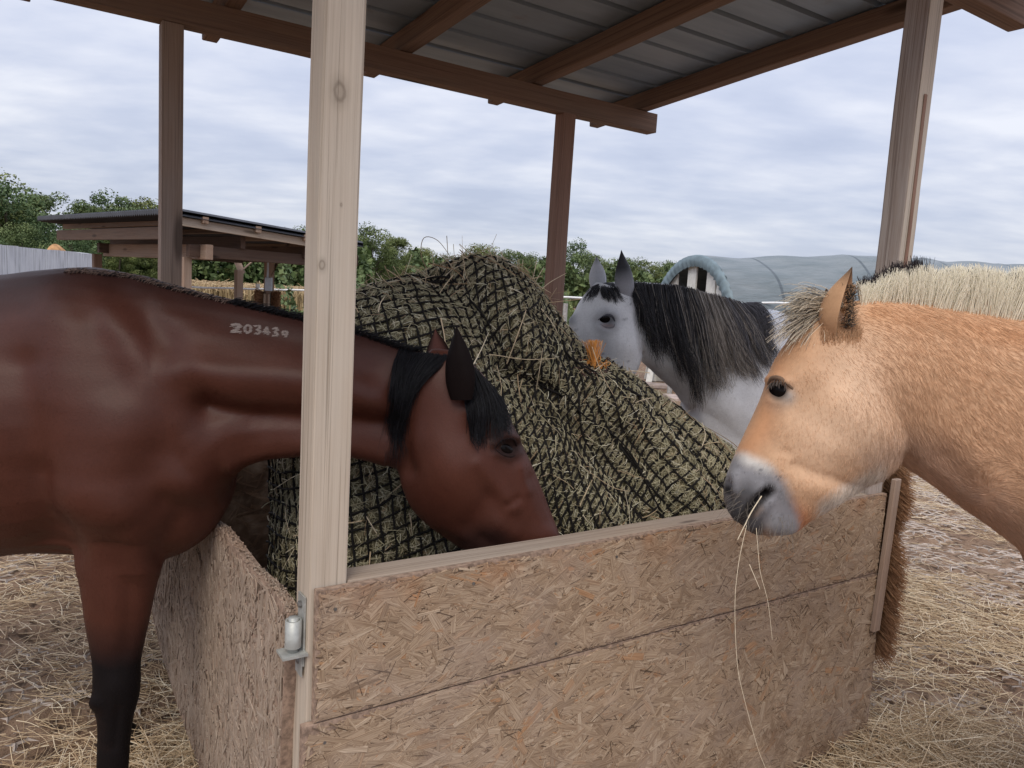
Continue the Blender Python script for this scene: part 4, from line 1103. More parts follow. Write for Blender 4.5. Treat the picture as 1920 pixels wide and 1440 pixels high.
def fuse(parts, voxel, smooth):
    V = []; F = []; k = 0
    for v, f in parts:
        V += v.tolist(); F += [tuple(i + k for i in q) for q in f]; k += len(v)
    me = bpy.data.meshes.new('tmp'); me.from_pydata(V, [], F); me.update()
    bm = bmesh.new(); bm.from_mesh(me); bmesh.ops.recalc_face_normals(bm, faces=bm.faces); bm.to_mesh(me); bm.free()
    o = bpy.data.objects.new('tmp', me); COL.objects.link(o)
    md = o.modifiers.new('r', 'REMESH'); md.mode = 'VOXEL'; md.voxel_size = voxel
    ms = o.modifiers.new('s', 'SMOOTH'); ms.factor = .5; ms.iterations = smooth
    bpy.context.view_layer.update()
    dg = bpy.context.evaluated_depsgraph_get()
    ev = bpy.data.meshes.new_from_object(o.evaluated_get(dg))
    n = len(ev.vertices); co = np.empty(n * 3, np.float32); ev.vertices.foreach_get('co', co)
    npoly = len(ev.polygons); lt = np.empty(npoly, np.int32); ev.polygons.foreach_get('loop_total', lt)
    lv = np.empty(len(ev.loops), np.int32); ev.loops.foreach_get('vertex_index', lv)
    assert (lt == 4).all()
    bpy.data.objects.remove(o); bpy.data.meshes.remove(me); bpy.data.meshes.remove(ev)
    return co.reshape(-1, 3).astype(float), lv.reshape(-1, 4)
class Beast:
    def __init__(s, parts, voxel=.006, smooth=14):
        s.V, s.F = fuse(parts, voxel, smooth); s.extraV = []; s.extraF = []; s.extraC = []; s.k = 0
        s.upd()
    def upd(s):
        s.N = normals_of(s.V, s.F); s.P = proj(s.V); d = s.V - CAMPOS; s.D = np.linalg.norm(d, axis=1)
        s.face = np.clip(-(s.N * d).sum(1) / s.D, -1, 1)
    def stroke(s, poly, r, amt, both=False, soft=2.5):
        d = seg_dist(s.P, poly)
        w = np.exp(-(d / r) ** 2) * (d < 3 * r)
        w = w * (1 if both else np.clip(s.face * soft + .15, 0, 1))
        s.V = s.V + s.N * (amt * w)[:, None]
    def strokes(s, lst, gain=1.0):
        for q in lst: s.stroke(q[0], q[1], q[2] * gain, *q[3:])
        s.upd()
    def paint_init(s, c): s.C = np.tile(np.array(c, float), (len(s.V), 1))
    def paint(s, poly, r, c, op=1.0, soft=.5, near_only=False):
        d = seg_dist(s.P, poly) + vnoise(s.V[:, 0] * 28, s.V[:, 2] * 28 + s.V[:, 1] * 15, 61) * r * .05
        w = op * np.clip((r * (1 + soft) - d) / (2 * r * soft + 1e-9), 0, 1); w = w * w * (3 - 2 * w)
        if near_only: w = w * (s.face > -.1)
        s.C = s.C * (1 - w[:, None]) + np.array(c) * w[:, None]
    def paint_mask(s, w, c): s.C = s.C * (1 - w[:, None]) + np.array(c) * w[:, None]
    def surf(s, px, py, lift=0.0, rad=7):
        d = np.hypot(s.P[:, 0] - px, s.P[:, 1] - py); c = np.where((d < rad) & (s.face > 0))[0]
        if len(c) == 0: c = np.argsort(d + 50 * (s.face <= 0))[:4]
        c = c[np.argsort(s.D[c])[:6]]
        i = c[np.argmin(d[c])]
        # slide along the pixel ray onto the tangent plane
        return s.V[i] + s.N[i] * lift, s.N[i]
    def add(s, V, F, col):
        s.extraV.append(np.asarray(V, float)); s.extraF += [tuple(int(i) + s.k for i in f) for f in F]; s.k += len(V)
        s.extraC.append(np.tile(np.array(col, float), (len(V), 1)) if np.ndim(col) == 1 else np.asarray(col))
    def build(s, name, mat, parent):
        V = s.V; C = s.C; F = [tuple(f) for f in s.F.tolist()]
        if s.k:
            n = len(V); V = np.concatenate([V] + s.extraV); C = np.concatenate([C] + s.extraC); F += [tuple(i + n for i in f) for f in s.extraF]
        return mesh_obj(name, V, F, mat, parent, True, None, None, np.clip(C, 0, 1))
def ear_mesh(base, tip, back, width, open_dir, depth=.35, n=14, m=13):
    """cupped ear: leaf outline from base to tip; the hollow looks along open_dir. Returns V, F, inner mask"""
    base, tip = np.asarray(base, float), np.asarray(tip, float)
    ax = tip - base; L = np.linalg.norm(ax); ax /= L
    od = np.asarray(open_dir, float); od = od - ax * (od @ ax); od /= np.linalg.norm(od); sd = np.cross(ax, od)
    V = []; inner = []
    for sh in (0, 1):
        for i in range(n + 1):
            t = i / n
            w = width * (math.sin(PI * min(1, (t * .72 + .22))) ** .8) * max(0, 1 - t ** 3.2) ** .75
            curl = (1 - t) * .9 + .35
            for j in range(m):
                a = (j / (m - 1) - .5) * 2
                x = w * math.sin(a * 1.45 * curl) / math.sin(1.45 * curl) if curl * 1.45 < PI / 2 else w * math.sin(a * 1.5)
                y = -w * depth * 2 * (math.cos(a * 1.4) - .2) + back * L * t * t
                p = base + ax * (L * t) + sd * x + od * (y - (.004 if sh else 0) * (1.3 - t))
                V.append(p); inner.append((1 - sh) * (1 - abs(a) ** 2))
    F = []
    o2 = (n + 1) * m
    for i in range(n):
        for j in range(m - 1):
            a = i * m + j; F.append((a, a + 1, a + m + 1, a + m)); F.append((o2 + a, o2 + a + m, o2 + a + m + 1, o2 + a + 1))
        F.append((i * m, i * m + m, o2 + i * m + m, o2 + i * m)); k = i * m + m - 1; F.append((k, o2 + k, o2 + k + m, k + m))
    return np.array(V), F, np.array(inner)
M_EYE = NT('eye_glossy', .12, .10); M_EYE.color((.006, .0045, .0045)); M_EYE = M_EYE.m
def coat_mat(name, rough, sheen, sheen_tint, nz=.06, bump=.25, scale=(140, 140, 140), spec=.3):
    k = NT(name, rough, spec); c = k.attr('coat', 'Color')
    p = k.pos(); f = k.noise(p, 9, 5, .6); f2 = k.noise(k.map(p, scale), 1, 4, .7)
    c2 = k.mix(k.smooth(f, .3, .7), k.mix(1, c, (1 - nz * 2.2,) * 3, 'MULTIPLY'), k.mix(1, c, (1 + nz,) * 3, 'MULTIPLY'))
    c2 = k.mix(k.math('MULTIPLY', k.smooth(f2, .4, .7), .35), c2, k.mix(1, c2, (.72, .7, .7), 'MULTIPLY'))
    k.color(c2); k.b.inputs['Sheen Weight'].default_value = sheen; k.b.inputs['Sheen Roughness'].default_value = .4
    k.b.inputs['Sheen Tint'].default_value = (*sheen_tint, 1)
    sr = k.n('ShaderNodeSeparateColor'); k.set(sr.inputs[0], c)
    mr = k.n('ShaderNodeMapRange'); k.set(mr.inputs[0], sr.outputs[0]); mr.inputs[1].default_value = .012; mr.inputs[2].default_value = .07; mr.inputs[3].default_value = .04; mr.inputs[4].default_value = spec
    k.set(k.b.inputs['Specular IOR Level'], mr.outputs[0])
    k.bump(f2, bump, .0015)
    return k.m
def hair_mat(name, rough=.45):
    k = NT(name, rough, .35); c = k.attr('coat', 'Color'); hi = k.n('ShaderNodeHairInfo')
    k.color(k.mix(hi.outputs['Random'], k.mix(1, c, (.86, .86, .86), 'MULTIPLY'), k.mix(1, c, (1.12, 1.12, 1.12), 'MULTIPLY')))
    return k.m
M_HAIR = hair_mat('horse_hair', .55); M_HAIR.node_tree.nodes['Principled BSDF'].inputs['Specular IOR Level'].default_value = .2
def hair_sheet(guides, n, rad, name, parent, color, jit=.004, k=10, clump=.5, nclump=40, lenvar=.25, seed=0, frizz=.002):
    """guides: list of (m,3) polylines ordered along the crest; strands blend neighbouring guides"""
    r = np.random.default_rng(seed)
    Gd = np.stack([catmull(np.asarray(g_), np.linspace(0, len(g_) - 1, k)) for g_ in guides])
    t = r.uniform(0, len(guides) - 1, n)
    if nclump:
        cl = r.uniform(0, len(guides) - 1, nclump); ci = np.argmin(np.abs(t[:, None] - cl[None]), 1); tc_ = cl[ci]
        coff = r.normal(0, jit * 2.2, (nclump, 3))
    u = np.linspace(0, 1, k)
    S = catmull(Gd, t)
    if nclump:
        Sc = catmull(Gd, tc_) + coff[ci][:, None] * u[None, :, None]
        w = (clump * u ** 1.2)[None, :, None]; S = S * (1 - w) + Sc * w
    S = S + r.normal(0, jit, (n, 1, 3)) * (.35 + .65 * u)[None, :, None]
    ph = r.random((n, 3)) * 6.28
    S = S + frizz * np.sin(u[None, :, None] * r.uniform(5, 14, (n, 1, 1)) + ph[:, None, :]) * u[None, :, None]
    ll = 1 - lenvar * r.random(n) ** 2
    idx = u[None] * ll[:, None] * (k - 1)
    i0 = np.clip(idx.astype(int), 0, k - 2); fr_ = (idx - i0)[..., None]
    S = np.take_along_axis(S, i0[..., None], 1) * (1 - fr_) + np.take_along_axis(S, (i0 + 1)[..., None], 1) * fr_
    col = np.array([color(a, r) for a in t / (len(guides) - 1)]) if callable(color) else np.tile(color, (n, 1))
    rr = np.full((n, k), rad) * np.linspace(1, .25, k)[None] * r.uniform(.7, 1.2, n)[:, None]
    return curves_obj(name, S, rr, M_HAIR, parent, None, col)
def fur(beast, mask, n, length, rad, flow, name, parent, colscale=(.85, 1.2), lift=.25, seed=3, k=5):
    """short coat hair on the vertices where mask>0, lying along a flow field given at places on the side"""
    r = np.random.default_rng(seed)
    w = mask * (beast.face > -.35); w = w / w.sum()
    i = r.choice(len(beast.V), n, p=w)
    q = beast.F
    P = beast.V[i] + r.normal(0, .0035, (n, 3)); N = beast.N[i]; P = P - N * ((P - beast.V[i]) * N).sum(1)[:, None] - N * .001
    pp = beast.P[i]; fp = np.array([f[0] for f in flow], float); fd = np.array([f[1] for f in flow], float)
    fd /= np.linalg.norm(fd, axis=1)[:, None]
    W_ = 1 / (((pp[:, None] - fp[None]) ** 2).sum(2) + 300) ** 1.3
    d2 = (W_[..., None] * fd[None]).sum(1)
    an = vnoise(P[:, 0] * 14, P[:, 2] * 14, 71) * .18 + r.normal(0, .22, n)
    d2 = np.stack([d2[:, 0] * np.cos(an) - d2[:, 1] * np.sin(an), d2[:, 0] * np.sin(an) + d2[:, 1] * np.cos(an)], 1)
    d3 = CR * d2[:, :1] - CU * d2[:, 1:]
    d3 = d3 - N * (d3 * N).sum(1)[:, None]; d3 /= np.linalg.norm(d3, axis=1)[:, None] + 1e-9
    L = (length(pp) if callable(length) else np.full(n, length)) * r.uniform(.6, 1.25, n)
    u = np.linspace(0, 1, k)[None, :, None]
    lf = lift * r.uniform(.3, 1.5, n)[:, None, None]
    S = P[:, None] + d3[:, None] * u * L[:, None, None] + N[:, None] * (lf * u * (1.25 - .75 * u)) * L[:, None, None] - np.array([0, 0, .12])[None, None] * u * u * L[:, None, None]
    col = beast.C[i] * r.uniform(*colscale, n)[:, None]
    rr = np.full((n, k), rad) * np.linspace(1, .2, k)[None] * r.uniform(.7, 1.2, n)[:, None]
    return curves_obj(name, S, rr, M_HAIR, parent, None, np.clip(col, 0, 1))
def eye_ball(p, n, rx, rz, depth, parent, along):
    """ellipsoid lying in the socket; along = direction of the long axis"""
    n = n / np.linalg.norm(n); a = along - n * (along @ n); a /= np.linalg.norm(a); b = np.cross(n, a)
    V = []; F = []; m = 20
    for i in range(m + 1):
        th_ = PI * i / m
        for j in range(2 * m):
            ph = PI * j / m
            V.append(p + a * rx * math.sin(th_) * math.cos(ph) + b * rz * math.sin(th_) * math.sin(ph) + n * depth * math.cos(th_))
    for i in range(m):
        for j in range(2 * m): F.append((i * 2 * m + j, i * 2 * m + (j + 1) % (2 * m), (i + 1) * 2 * m + (j + 1) % (2 * m), (i + 1) * 2 * m + j))
    return mesh_obj('eye', V, F, M_EYE, parent, True)
def lid(beast, pts, rad, col, lift=.0):
    P = np.array([beast.surf(x, y, lift)[0] for x, y in pts]) if not isinstance(pts, np.ndarray) else pts
    P = catmull(P, np.linspace(0, len(P) - 1, 22))
    mb = MB(); mb.tube(P, rad * np.sin(np.linspace(.25, PI - .25, 22)) ** .5, 8); beast.add(np.array(mb.V), mb.F, col)

# ================================================================== the bay
BAY_LEG = [(140, 960, 330, 985, 2.06, .10), (146, 1050, 304, 1050, 2.05, .09), (156, 1105, 290, 1105, 2.04, .076), (164, 1170, 277, 1170, 2.04, .064), (175, 1235, 263, 1235, 2.03, .052), (176, 1275, 262, 1275, 2.03, .05), (176, 1310, 259, 1310, 2.03, .05), (184, 1350, 248, 1350, 2.03, .042), (183, 1410, 242, 1410, 2.03, .036), (178, 1520, 236, 1520, 2.03, .034), (172, 1585, 240, 1585, 2.03, .04), (182, 1630, 242, 1630, 2.03, .036), (178, 1668, 262, 1668, 2.03, .05), (172, 1715, 280, 1715, 2.03, .058)]
bay_parts = [
    loft([(-600, 640, -585, 800, 2.36, .10), (-520, 530, -500, 930, 2.36, .23), (-340, 492, -320, 1010, 2.34, .30), (-150, 496, -140, 1042, 2.29, .29), (-20, 514, -10, 1042, 2.23, .29), (80, 508, 90, 1032, 2.19, .28), (165, 501, 180, 1035, 2.16, .26), (240, 511, 262, 1052, 2.15, .24), (310, 532, 330, 1040, 2.14, .22), (375, 600, 388, 1005, 2.14, .17), (415, 720, 425, 950, 2.14, .11)], 36, 5, -.12),
    loft([(190, 502, 330, 1010, 2.15, .20), (310, 529, 405, 945, 2.13, .175), (400, 552, 455, 876, 2.12, .15), (480, 571, 520, 856, 2.12, .13), (570, 592, 600, 850, 2.13, .118), (650, 610, 662, 854, 2.15, .108), (725, 636, 715, 868, 2.17, .10), (800, 662, 770, 890, 2.19, .09)], 30, 5, -.12),
    loft([(808, 652, 742, 800, 2.18, .075), (862, 662, 744, 858, 2.18, .095), (915, 712, 752, 905, 2.18, .108), (950, 770, 768, 945, 2.18, .112), (976, 825, 796, 978, 2.18, .105), (1004, 885, 838, 1010, 2.18, .09), (1028, 945, 880, 1037, 2.19, .074), (1050, 1002, 930, 1066, 2.19, .064), (1066, 1055, 972, 1100, 2.20, .06), (1070, 1100, 1004, 1135, 2.20, .056), (1054, 1130, 1024, 1146, 2.20, .035)], 30, 5, .05),
    loft(BAY_LEG, 24, 4, 0),
]
# far fore leg stands a little further back; hind legs outside the frame
far = [(160, 950, 320, 980, 2.38, .09), (176, 1040, 290, 1040, 2.40, .08), (186, 1110, 262, 1110, 2.44, .06), (190, 1170, 250, 1170, 2.46, .05), (194, 1200, 250, 1200, 2.46, .048), (198, 1240, 240, 1240, 2.46, .036), (200, 1300, 238, 1300, 2.47, .032), (194, 1335, 240, 1335, 2.47, .037), (196, 1362, 246, 1362, 2.54, .034), (182, 1380, 266, 1380, 2.58, .05), (172, 1408, 276, 1408, 2.62, .056)]
bay_parts.append(loft(far, 20, 4))
for (dx, dY) in ((0, -.12), (30, .14)):
    bay_parts.append(loft([(-590 + dx, 760, -380 + dx, 940, 2.33 + dY, .12), (-575 + dx, 900, -420 + dx, 1010, 2.33 + dY, .10), (-600 + dx, 1060, -490 + dx, 1080, 2.33 + dY, .06), (-625 + dx, 1160, -540 + dx, 1170, 2.33 + dY, .045), (-600 + dx, 1260, -545 + dx, 1260, 2.33 + dY, .035), (-590 + dx, 1370, -540 + dx, 1370, 2.33 + dY, .035), (-575 + dx, 1410, -520 + dx, 1410, 2.33 + dY, .045), (-575 + dx, 1470, -490 + dx, 1470, 2.33 + dY, .055)], 18, 4))
bay = Beast(bay_parts, .0065, 16)
bay.strokes([
    # shoulder blade, its front edge and the muscles round it
    ([(225, 570), (300, 690), (372, 800), (392, 880)], 66, .010), ([(150, 620), (170, 780)], 90, .012),
    ([(225, 548), (302, 635), (357, 737), (385, 790)], 38, -.017), ([(380, 775), (430, 800), (490, 800)], 36, -.012),
    ([(172, 585), (205, 660), (222, 710)], 38, -.009), ([(260, 790)], 70, .008), ([(100, 590), (200, 600)], 50, .006),
    ([(185, 900)], 85, .022), ([(230, 960), (190, 1010)], 48, .014), ([(40, 690), (48, 780), (60, 880), (88, 1000)], 44, -.022), ([(110, 940), (230, 945)], 44, .016),
    ([(70, 900), (95, 970), (140, 1035)], 34, -.012), ([(20, 760)], 90, .012), ([(350, 905)], 45, .016), ([(290, 860), (250, 920)], 44, -.010),
    ([(330, 985), (300, 1040)], 26, -.012), ([(255, 1010), (262, 1070)], 26, .010), ([(310, 940), (380, 960)], 22, -.010),
    # neck
    ([(340, 695), (450, 706), (580, 716), (700, 745)], 38, .020), ([(330, 570), (450, 610), (560, 640)], 26, -.006),
    ([(385, 765), (470, 785), (560, 790), (660, 792), (735, 800)], 24, -.024), ([(430, 868), (500, 848), (570, 840), (660, 842), (720, 856)], 16, .013),
    ([(700, 700), (735, 780)], 30, -.008),
    # head
    ([(838, 905)], 62, .014), ([(800, 830), (860, 870)], 40, .006), ([(748, 800), (768, 880)], 16, -.012), ([(958, 822), (915, 792), (880, 770)], 13, .008),
    ([(905, 830), (880, 810)], 18, -.004), ([(900, 740), (925, 775)], 22, -.008), ([(898, 868), (935, 918), (962, 950)], 15, .006), ([(915, 935), (880, 985)], 20, -.006),
    ([(1000, 900), (1030, 975)], 18, -.006), ([(952, 946), (970, 936)], 8, -.004), ([(935, 985), (960, 1000)], 20, .007), ([(975, 880), (990, 920)], 12, .004),
    ([(905, 1010), (945, 1040)], 12, -.005), ([(830, 1000), (870, 1025)], 9, -.004),
    # leg
    ([(205, 1090), (215, 1200)], 22, .004), ([(242, 1100), (238, 1220)], 18, -.004), ([(215, 1290)], 26, .007), ([(176, 1318)], 15, .010), ([(222, 1330), (215, 1400)], 9, -.004)], 1.35)
bay.V = bay.V + bay.N * (.0032 * np.sin(bay.V[:, 0] * 13 + 2 * np.sin(bay.V[:, 2] * 9)) * np.sin(bay.V[:, 2] * 11 + bay.V[:, 0] * 4 + 1) * (bay.P[:, 0] < 760) * (bay.P[:, 1] < 1080))[:, None]
bay.upd()
bay.strokes([([(955, 838)], 17, -.009), ([(925, 832), (948, 818), (972, 822)], 8, .008), ([(930, 852), (955, 858), (972, 850)], 7, .004)])
bay.paint_init((.076, .0245, .0155))
v = bay.V
bay.paint([(150, 700)], 330, (.082, .026, .016), .5, .8)
bay.paint([(-100, 560), (60, 520), (180, 505), (320, 535), (480, 575), (640, 608), (760, 650)], 46, (.036, .016, .0135), .85, .9)
bay.paint([(450, 600), (620, 640)], 60, (.045, .017, .0135), .6, .9)
bay.paint([(560, 845), (700, 860), (745, 870)], 26, (.088, .031, .021), .7, .8)
bay.paint([(840, 880)], 80, (.094, .030, .0185), .7, .7); bay.paint([(790, 720), (840, 770)], 50, (.088, .028, .0175), .6, .8)
bay.paint([(985, 830), (1040, 980)], 34, (.085, .028, .019), .6, .8)
bay.paint([(955, 838)], 28, (.02, .012, .011), .9, .6); bay.paint([(915, 800), (950, 800)], 22, (.045, .02, .017), .7, .8)
bay.paint([(905, 1050), (1010, 1130)], 58, (.03, .018, .016), .9, .6)
bay.paint([(880, 1030), (930, 1020)], 24, (.05, .022, .018), .7, .8)
zl = np.clip((.77 - v[:, 2]) / .15, 0, 1) * (v[:, 2] < .9)
zl = zl + vnoise(v[:, 0] * 9, v[:, 2] * 9, 5) * .06 * (zl > .02)
bay.paint_mask(np.clip(zl, 0, 1) ** .8, (.011, .009, .0095))
hoof = np.clip((.075 - v[:, 2]) / .01, 0, 1); bay.paint_mask(hoof, (.10, .075, .06))
# number brand on the neck: white hair
GLY = {'2': [[(0, .25), (.25, 0), (.75, 0), (1, .3), (0, 1), (1, 1)]], '0': [[(.5, 0), (.05, .25), (.05, .75), (.5, 1), (.95, .75), (.95, .25), (.5, 0)]], '3': [[(0, .05), (.8, 0), (1, .25), (.45, .48), (1, .72), (.75, 1), (0, .95)]],
       '4': [[(.85, 1), (.7, 0), (0, .72), (1.1, .72)]], '9': [[(.95, .35), (.5, .6), (.08, .35), (.4, 0), (.95, .1), (.95, .45), (.55, 1)]]}
brand = []
BX = [441, 461, 480, 496, 514, 531]; BY = [608, 609, 611, 614, 616, 621]; BW = [13, 12, 10, 10, 9, 10]; BHt = [15, 16, 15, 13, 14, 12]
BR_COL = (.27, .22, .20)
r_b = np.random.default_rng(5); SB = []
for ch, x0, y0, w_, h_ in zip('203439', BX, BY, BW, BHt):
    for st in GLY[ch]:
        pts = np.array([(x0 + a * w_, y0 + b * h_) for a, b in st])
        L_ = np.concatenate([[0], np.cumsum(np.hypot(*np.diff(pts, axis=0).T))])
        for t in np.arange(0, L_[-1], .30):
            x = np.interp(t, L_, pts[:, 0]) + r_b.normal(0, .8); y = np.interp(t, L_, pts[:, 1]) + r_b.normal(0, .8)
            p, n_ = bay.surf(x, y, .0, 5)
            # exact place on the tangent plane
            p = at_plane(x, y, p, n_)
            d = CR * -1.0 - CU * r_b.normal(.12, .12); d = d - n_ * (d @ n_); d /= np.linalg.norm(d)
            l = r_b.uniform(.003, .008) * (2.0 if x0 == BX[0] else 1)
            SB.append(np.array([p + n_ * .0004, p + d * l * .5 + n_ * .0016, p + d * l + n_ * .0010]))
BFLOW = [((60, 560), (-1, .3)), ((60, 800), (-.8, .7)), ((200, 560), (-.5, .8)), ((220, 760), (-.35, 1)), ((200, 950), (-.4, 1)), ((330, 600), (-.8, .5)), ((360, 740), (-.5, .9)), ((360, 900), (-.2, 1)), ((480, 640), (-1, .35)), ((500, 800), (-1, .4)), ((640, 660), (-1, .3)), ((640, 800), (-1, .4)), ((720, 740), (-.8, .6)), ((220, 1150), (0, 1)), ((215, 1300), (0, 1)), ((830, 760), (0, 1)), ((840, 900), (-.2, 1)), ((940, 880), (.4, 1)), ((1000, 980), (.5, 1)), ((900, 1000), (.3, 1))]
bvis = ((bay.P[:, 0] > -60) & (bay.P[:, 0] < 1090) & (bay.P[:, 1] < 1480)).astype(float) * (np.hypot(bay.P[:, 0] - 955, bay.P[:, 1] - 840) > 20)
# ears
M_BAYC = coat_mat('bay_coat', .46, .0, (.75, .66, .66), .05, .4, spec=.26)
def add_ear(beast, basepx, tippx, Y0, Y1, width, open_dir, outer, inner_c, back=0.0, tipc=None, depth=.35):
    V, F, inn = ear_mesh(at(*basepx, Y0), at(*tippx, Y1), back, width, open_dir, depth)
    C = np.tile(np.array(outer, float), (len(V), 1)); inn = np.clip(inn * 1.5 - .45, 0, 1); C = C * (1 - inn[:, None]) + np.array(inner_c) * inn[:, None]
    if tipc is not None:
        t = ((V - at(*basepx, Y0)) @ (at(*tippx, Y1) - at(*basepx, Y0))) / np.linalg.norm(at(*tippx, Y1) - at(*basepx, Y0)) ** 2
        w = np.clip((t - (.72 if outer[0] != .30 else .3)) / .3, 0, 1)[:, None]; C = C * (1 - w) + np.array(tipc) * w
    beast.add(V, F, C)
add_ear(bay, (866, 748), (858, 610), 2.07, 2.065, .046, (.35, 1, .1), (.010, .007, .007), (.05, .028, .024), -.03)
add_ear(bay, (826, 700), (816, 616), 2.27, 2.28, .040, (.1, -1, 0), (.03, .018, .016), (.17, .075, .062), .03)
for (pts, rr_, cc) in (([(930, 842), (945, 828), (962, 826), (974, 838)], .0045, (.016, .010, .010)), ([(930, 842), (945, 852), (962, 853), (974, 840)], .0035, (.02, .012, .011))): lid(bay, pts, rr_, cc, -.002)
bay_root = empty('horse', at(215, 1640, 2.1) * np.array([1, 1, 0]), 'dark bay horse with black legs and white numbers on its neck, eating hay', 'horse', 'horses eating at the feeder')
bay_body = bay.build('body', M_BAYC, bay_root)
pe, ne = bay.surf(953, 840)
eye_ball(pe - ne * .002, ne, .025, .0155, .0105, bay_root, CR - CU * .25)
curves_obj('neck_brand', np.array(SB), np.full((len(SB), 3), .0007), M_HAIR, bay_root, None, np.tile(BR_COL, (len(SB), 1)) * r_b.uniform(.75, 1.1, len(SB))[:, None])['kind'] = 'stuff'
BLK = (.008, .008, .0105)
def gd(beast, pts, lifts=(.0, .010, .016, .012, .008)):
    out = []
    for q, (x, y) in enumerate(pts):
        p, n_ = beast.surf(x, y); out.append(p + n_ * lifts[min(q, len(lifts) - 1)])
    return np.array(out)
g1 = [gd(bay, p) for p in ([(752, 652), (738, 690), (730, 740), (728, 790), (728, 838)], [(775, 658), (755, 700), (744, 750), (738, 800), (738, 850)], [(800, 660), (775, 705), (757, 760), (748, 810), (744, 860)], [(820, 664), (795, 700), (770, 745), (758, 790), (752, 830)], [(840, 668), (815, 695), (790, 720), (772, 750), (762, 780)])]
hair_sheet(g1, 820, .0009, 'mane', bay_root, BLK, .009, 10, .8, 26, .8, 1, .005)
g2 = [gd(bay, p) for p in ([(868, 672), (872, 720), (876, 770), (882, 810), (888, 838)], [(880, 680), (888, 725), (893, 775), (897, 815), (900, 842)], [(892, 690), (905, 730), (913, 775), (917, 810), (918, 835)], [(902, 702), (920, 735), (932, 770), (938, 800), (940, 818)], [(912, 715), (932, 745), (946, 775), (952, 795), (955, 805)])]
hair_sheet(g2, 760, .0009, 'forelock', bay_root, BLK, .008, 10, .8, 22, .8, 2, .005)
fur(bay, bvis, 90000, .0075, .00042, BFLOW, 'coat_hair', bay_root, (.75, 1.25), .18, 13, 4)['kind'] = 'stuff'
# short dark roots along the crest
pts = np.array([(150 + i * (760 - 150) / 399, 0) for i in range(400)]); topy = np.interp(pts[:, 0], [150, 240, 310, 400, 480, 570, 650, 725, 800], [501, 511, 530, 553, 572, 593, 611, 637, 663])
S = []; cc = []
for i in range(2600):
    x = rng.uniform(120, 790); y = np.interp(x, pts[:, 0], topy); p, n_ = bay.surf(x, y + rng.uniform(2, 9))
    l = rng.uniform(.008, .02) * (1.3 if x > 430 else .7)
    d = CU * .8 + CR * .7 + np.array([0, rng.normal(0, .5), 0]); d /= np.linalg.norm(d)
    S.append(np.array([p - n_ * .002, p + d * l * .6, p + (d * .8 + CR * .5) * l])); cc.append(BLK if x > 430 or rng.random() < .35 else (.16, .11, .09))
curves_obj('crest_hair', np.array(S), np.full(len(S), .0009), M_HAIR, bay_root, None, np.array(cc))

# ================================================================== the grey
gr_parts = [
    loft([(1118, 528, 1192, 560, 3.98, .085), (1092, 556, 1202, 610, 3.97, .115), (1073, 592, 1205, 652, 3.95, .125), (1062, 632, 1198, 690, 3.94, .115), (1052, 672, 1178, 716, 3.92, .095), (1046, 712, 1140, 742, 3.90, .08), (1044, 750, 1110, 775, 3.88, .075), (1050, 785, 1090, 800, 3.86, .05)], 28, 5, .05),
    loft([(1130, 530, 1190, 625, 4.0, .08), (1170, 527, 1203, 672, 4.02, .095), (1215, 529, 1235, 706, 4.06, .115), (1265, 534, 1272, 742, 4.1, .14), (1325, 548, 1312, 806, 4.14, .17), (1395, 568, 1345, 880, 4.18, .2), (1460, 592, 1390, 930, 4.22, .22)], 28, 5, -.1),
    loft([(1290, 730, 1285, 850, 4.2, .16), (1345, 640, 1320, 930, 4.22, .22), (1438, 580, 1395, 962, 4.32, .27), (1468, 600, 1440, 950, 4.6, .30), (1490, 606, 1470, 930, 4.95, .31), (1505, 604, 1490, 900, 5.3, .30), (1515, 615, 1505, 850, 5.6, .22), (1520, 660, 1512, 790, 5.8, .10)], 32, 5, -.05),
]
for (px, Y, dd) in ((1310, 4.22, 0), (1400, 4.32, 10), (1465, 5.5, 0), (1530, 5.55, 0)):
    yb = ground_at(px, 1000)[1]
    gz = lambda z: float(proj(at(px, 600, Y) * np.array([1, 1, 0]) + Z * z)[1])
    gr_parts.append(loft([(px - 42, gz(.95), px + 42, gz(.95), Y, .09), (px - 34, gz(.72), px + 34, gz(.72), Y, .07), (px - 22, gz(.5), px + 22, gz(.5), Y, .055), (px - 14, gz(.38), px + 14, gz(.38), Y, .036), (px - 13, gz(.15), px + 13, gz(.15), Y, .036), (px - 17, gz(.06), px + 17, gz(.06), Y, .05), (px - 20, gz(0), px + 20, gz(0), Y, .058)], 16, 4))
grey = Beast(gr_parts, .010, 12)
grey.strokes([([(1139, 604)], 11, -.020), ([(1120, 592), (1138, 586), (1154, 592)], 7, .014), ([(1122, 614), (1140, 620), (1154, 612)], 7, .008), ([(1068, 600)], 12, .018), ([(1170, 650)], 30, .02), ([(1125, 640), (1110, 670)], 14, -.010), ([(1195, 590), (1203, 660)], 7, -.012), ([(1150, 560)], 14, -.006), ([(1250, 700), (1300, 750)], 14, -.012), ([(1300, 770), (1312, 820)], 9, -.02), ([(1360, 760)], 45, .03)])
grey.paint_init((.88, .88, .875))
grey.paint([(1139, 602)], 22, (.20, .205, .225), .9, .8); grey.paint([(1125, 650), (1110, 690)], 34, (.44, .45, .49), .6, .8); grey.paint([(1140, 690), (1160, 715)], 22, (.30, .32, .36), .6, .8)
grey.paint([(1095, 545), (1120, 535)], 12, (.33, .33, .35), .5, .8); grey.paint([(1165, 535), (1190, 560)], 20, (.40, .40, .42), .5, .8)
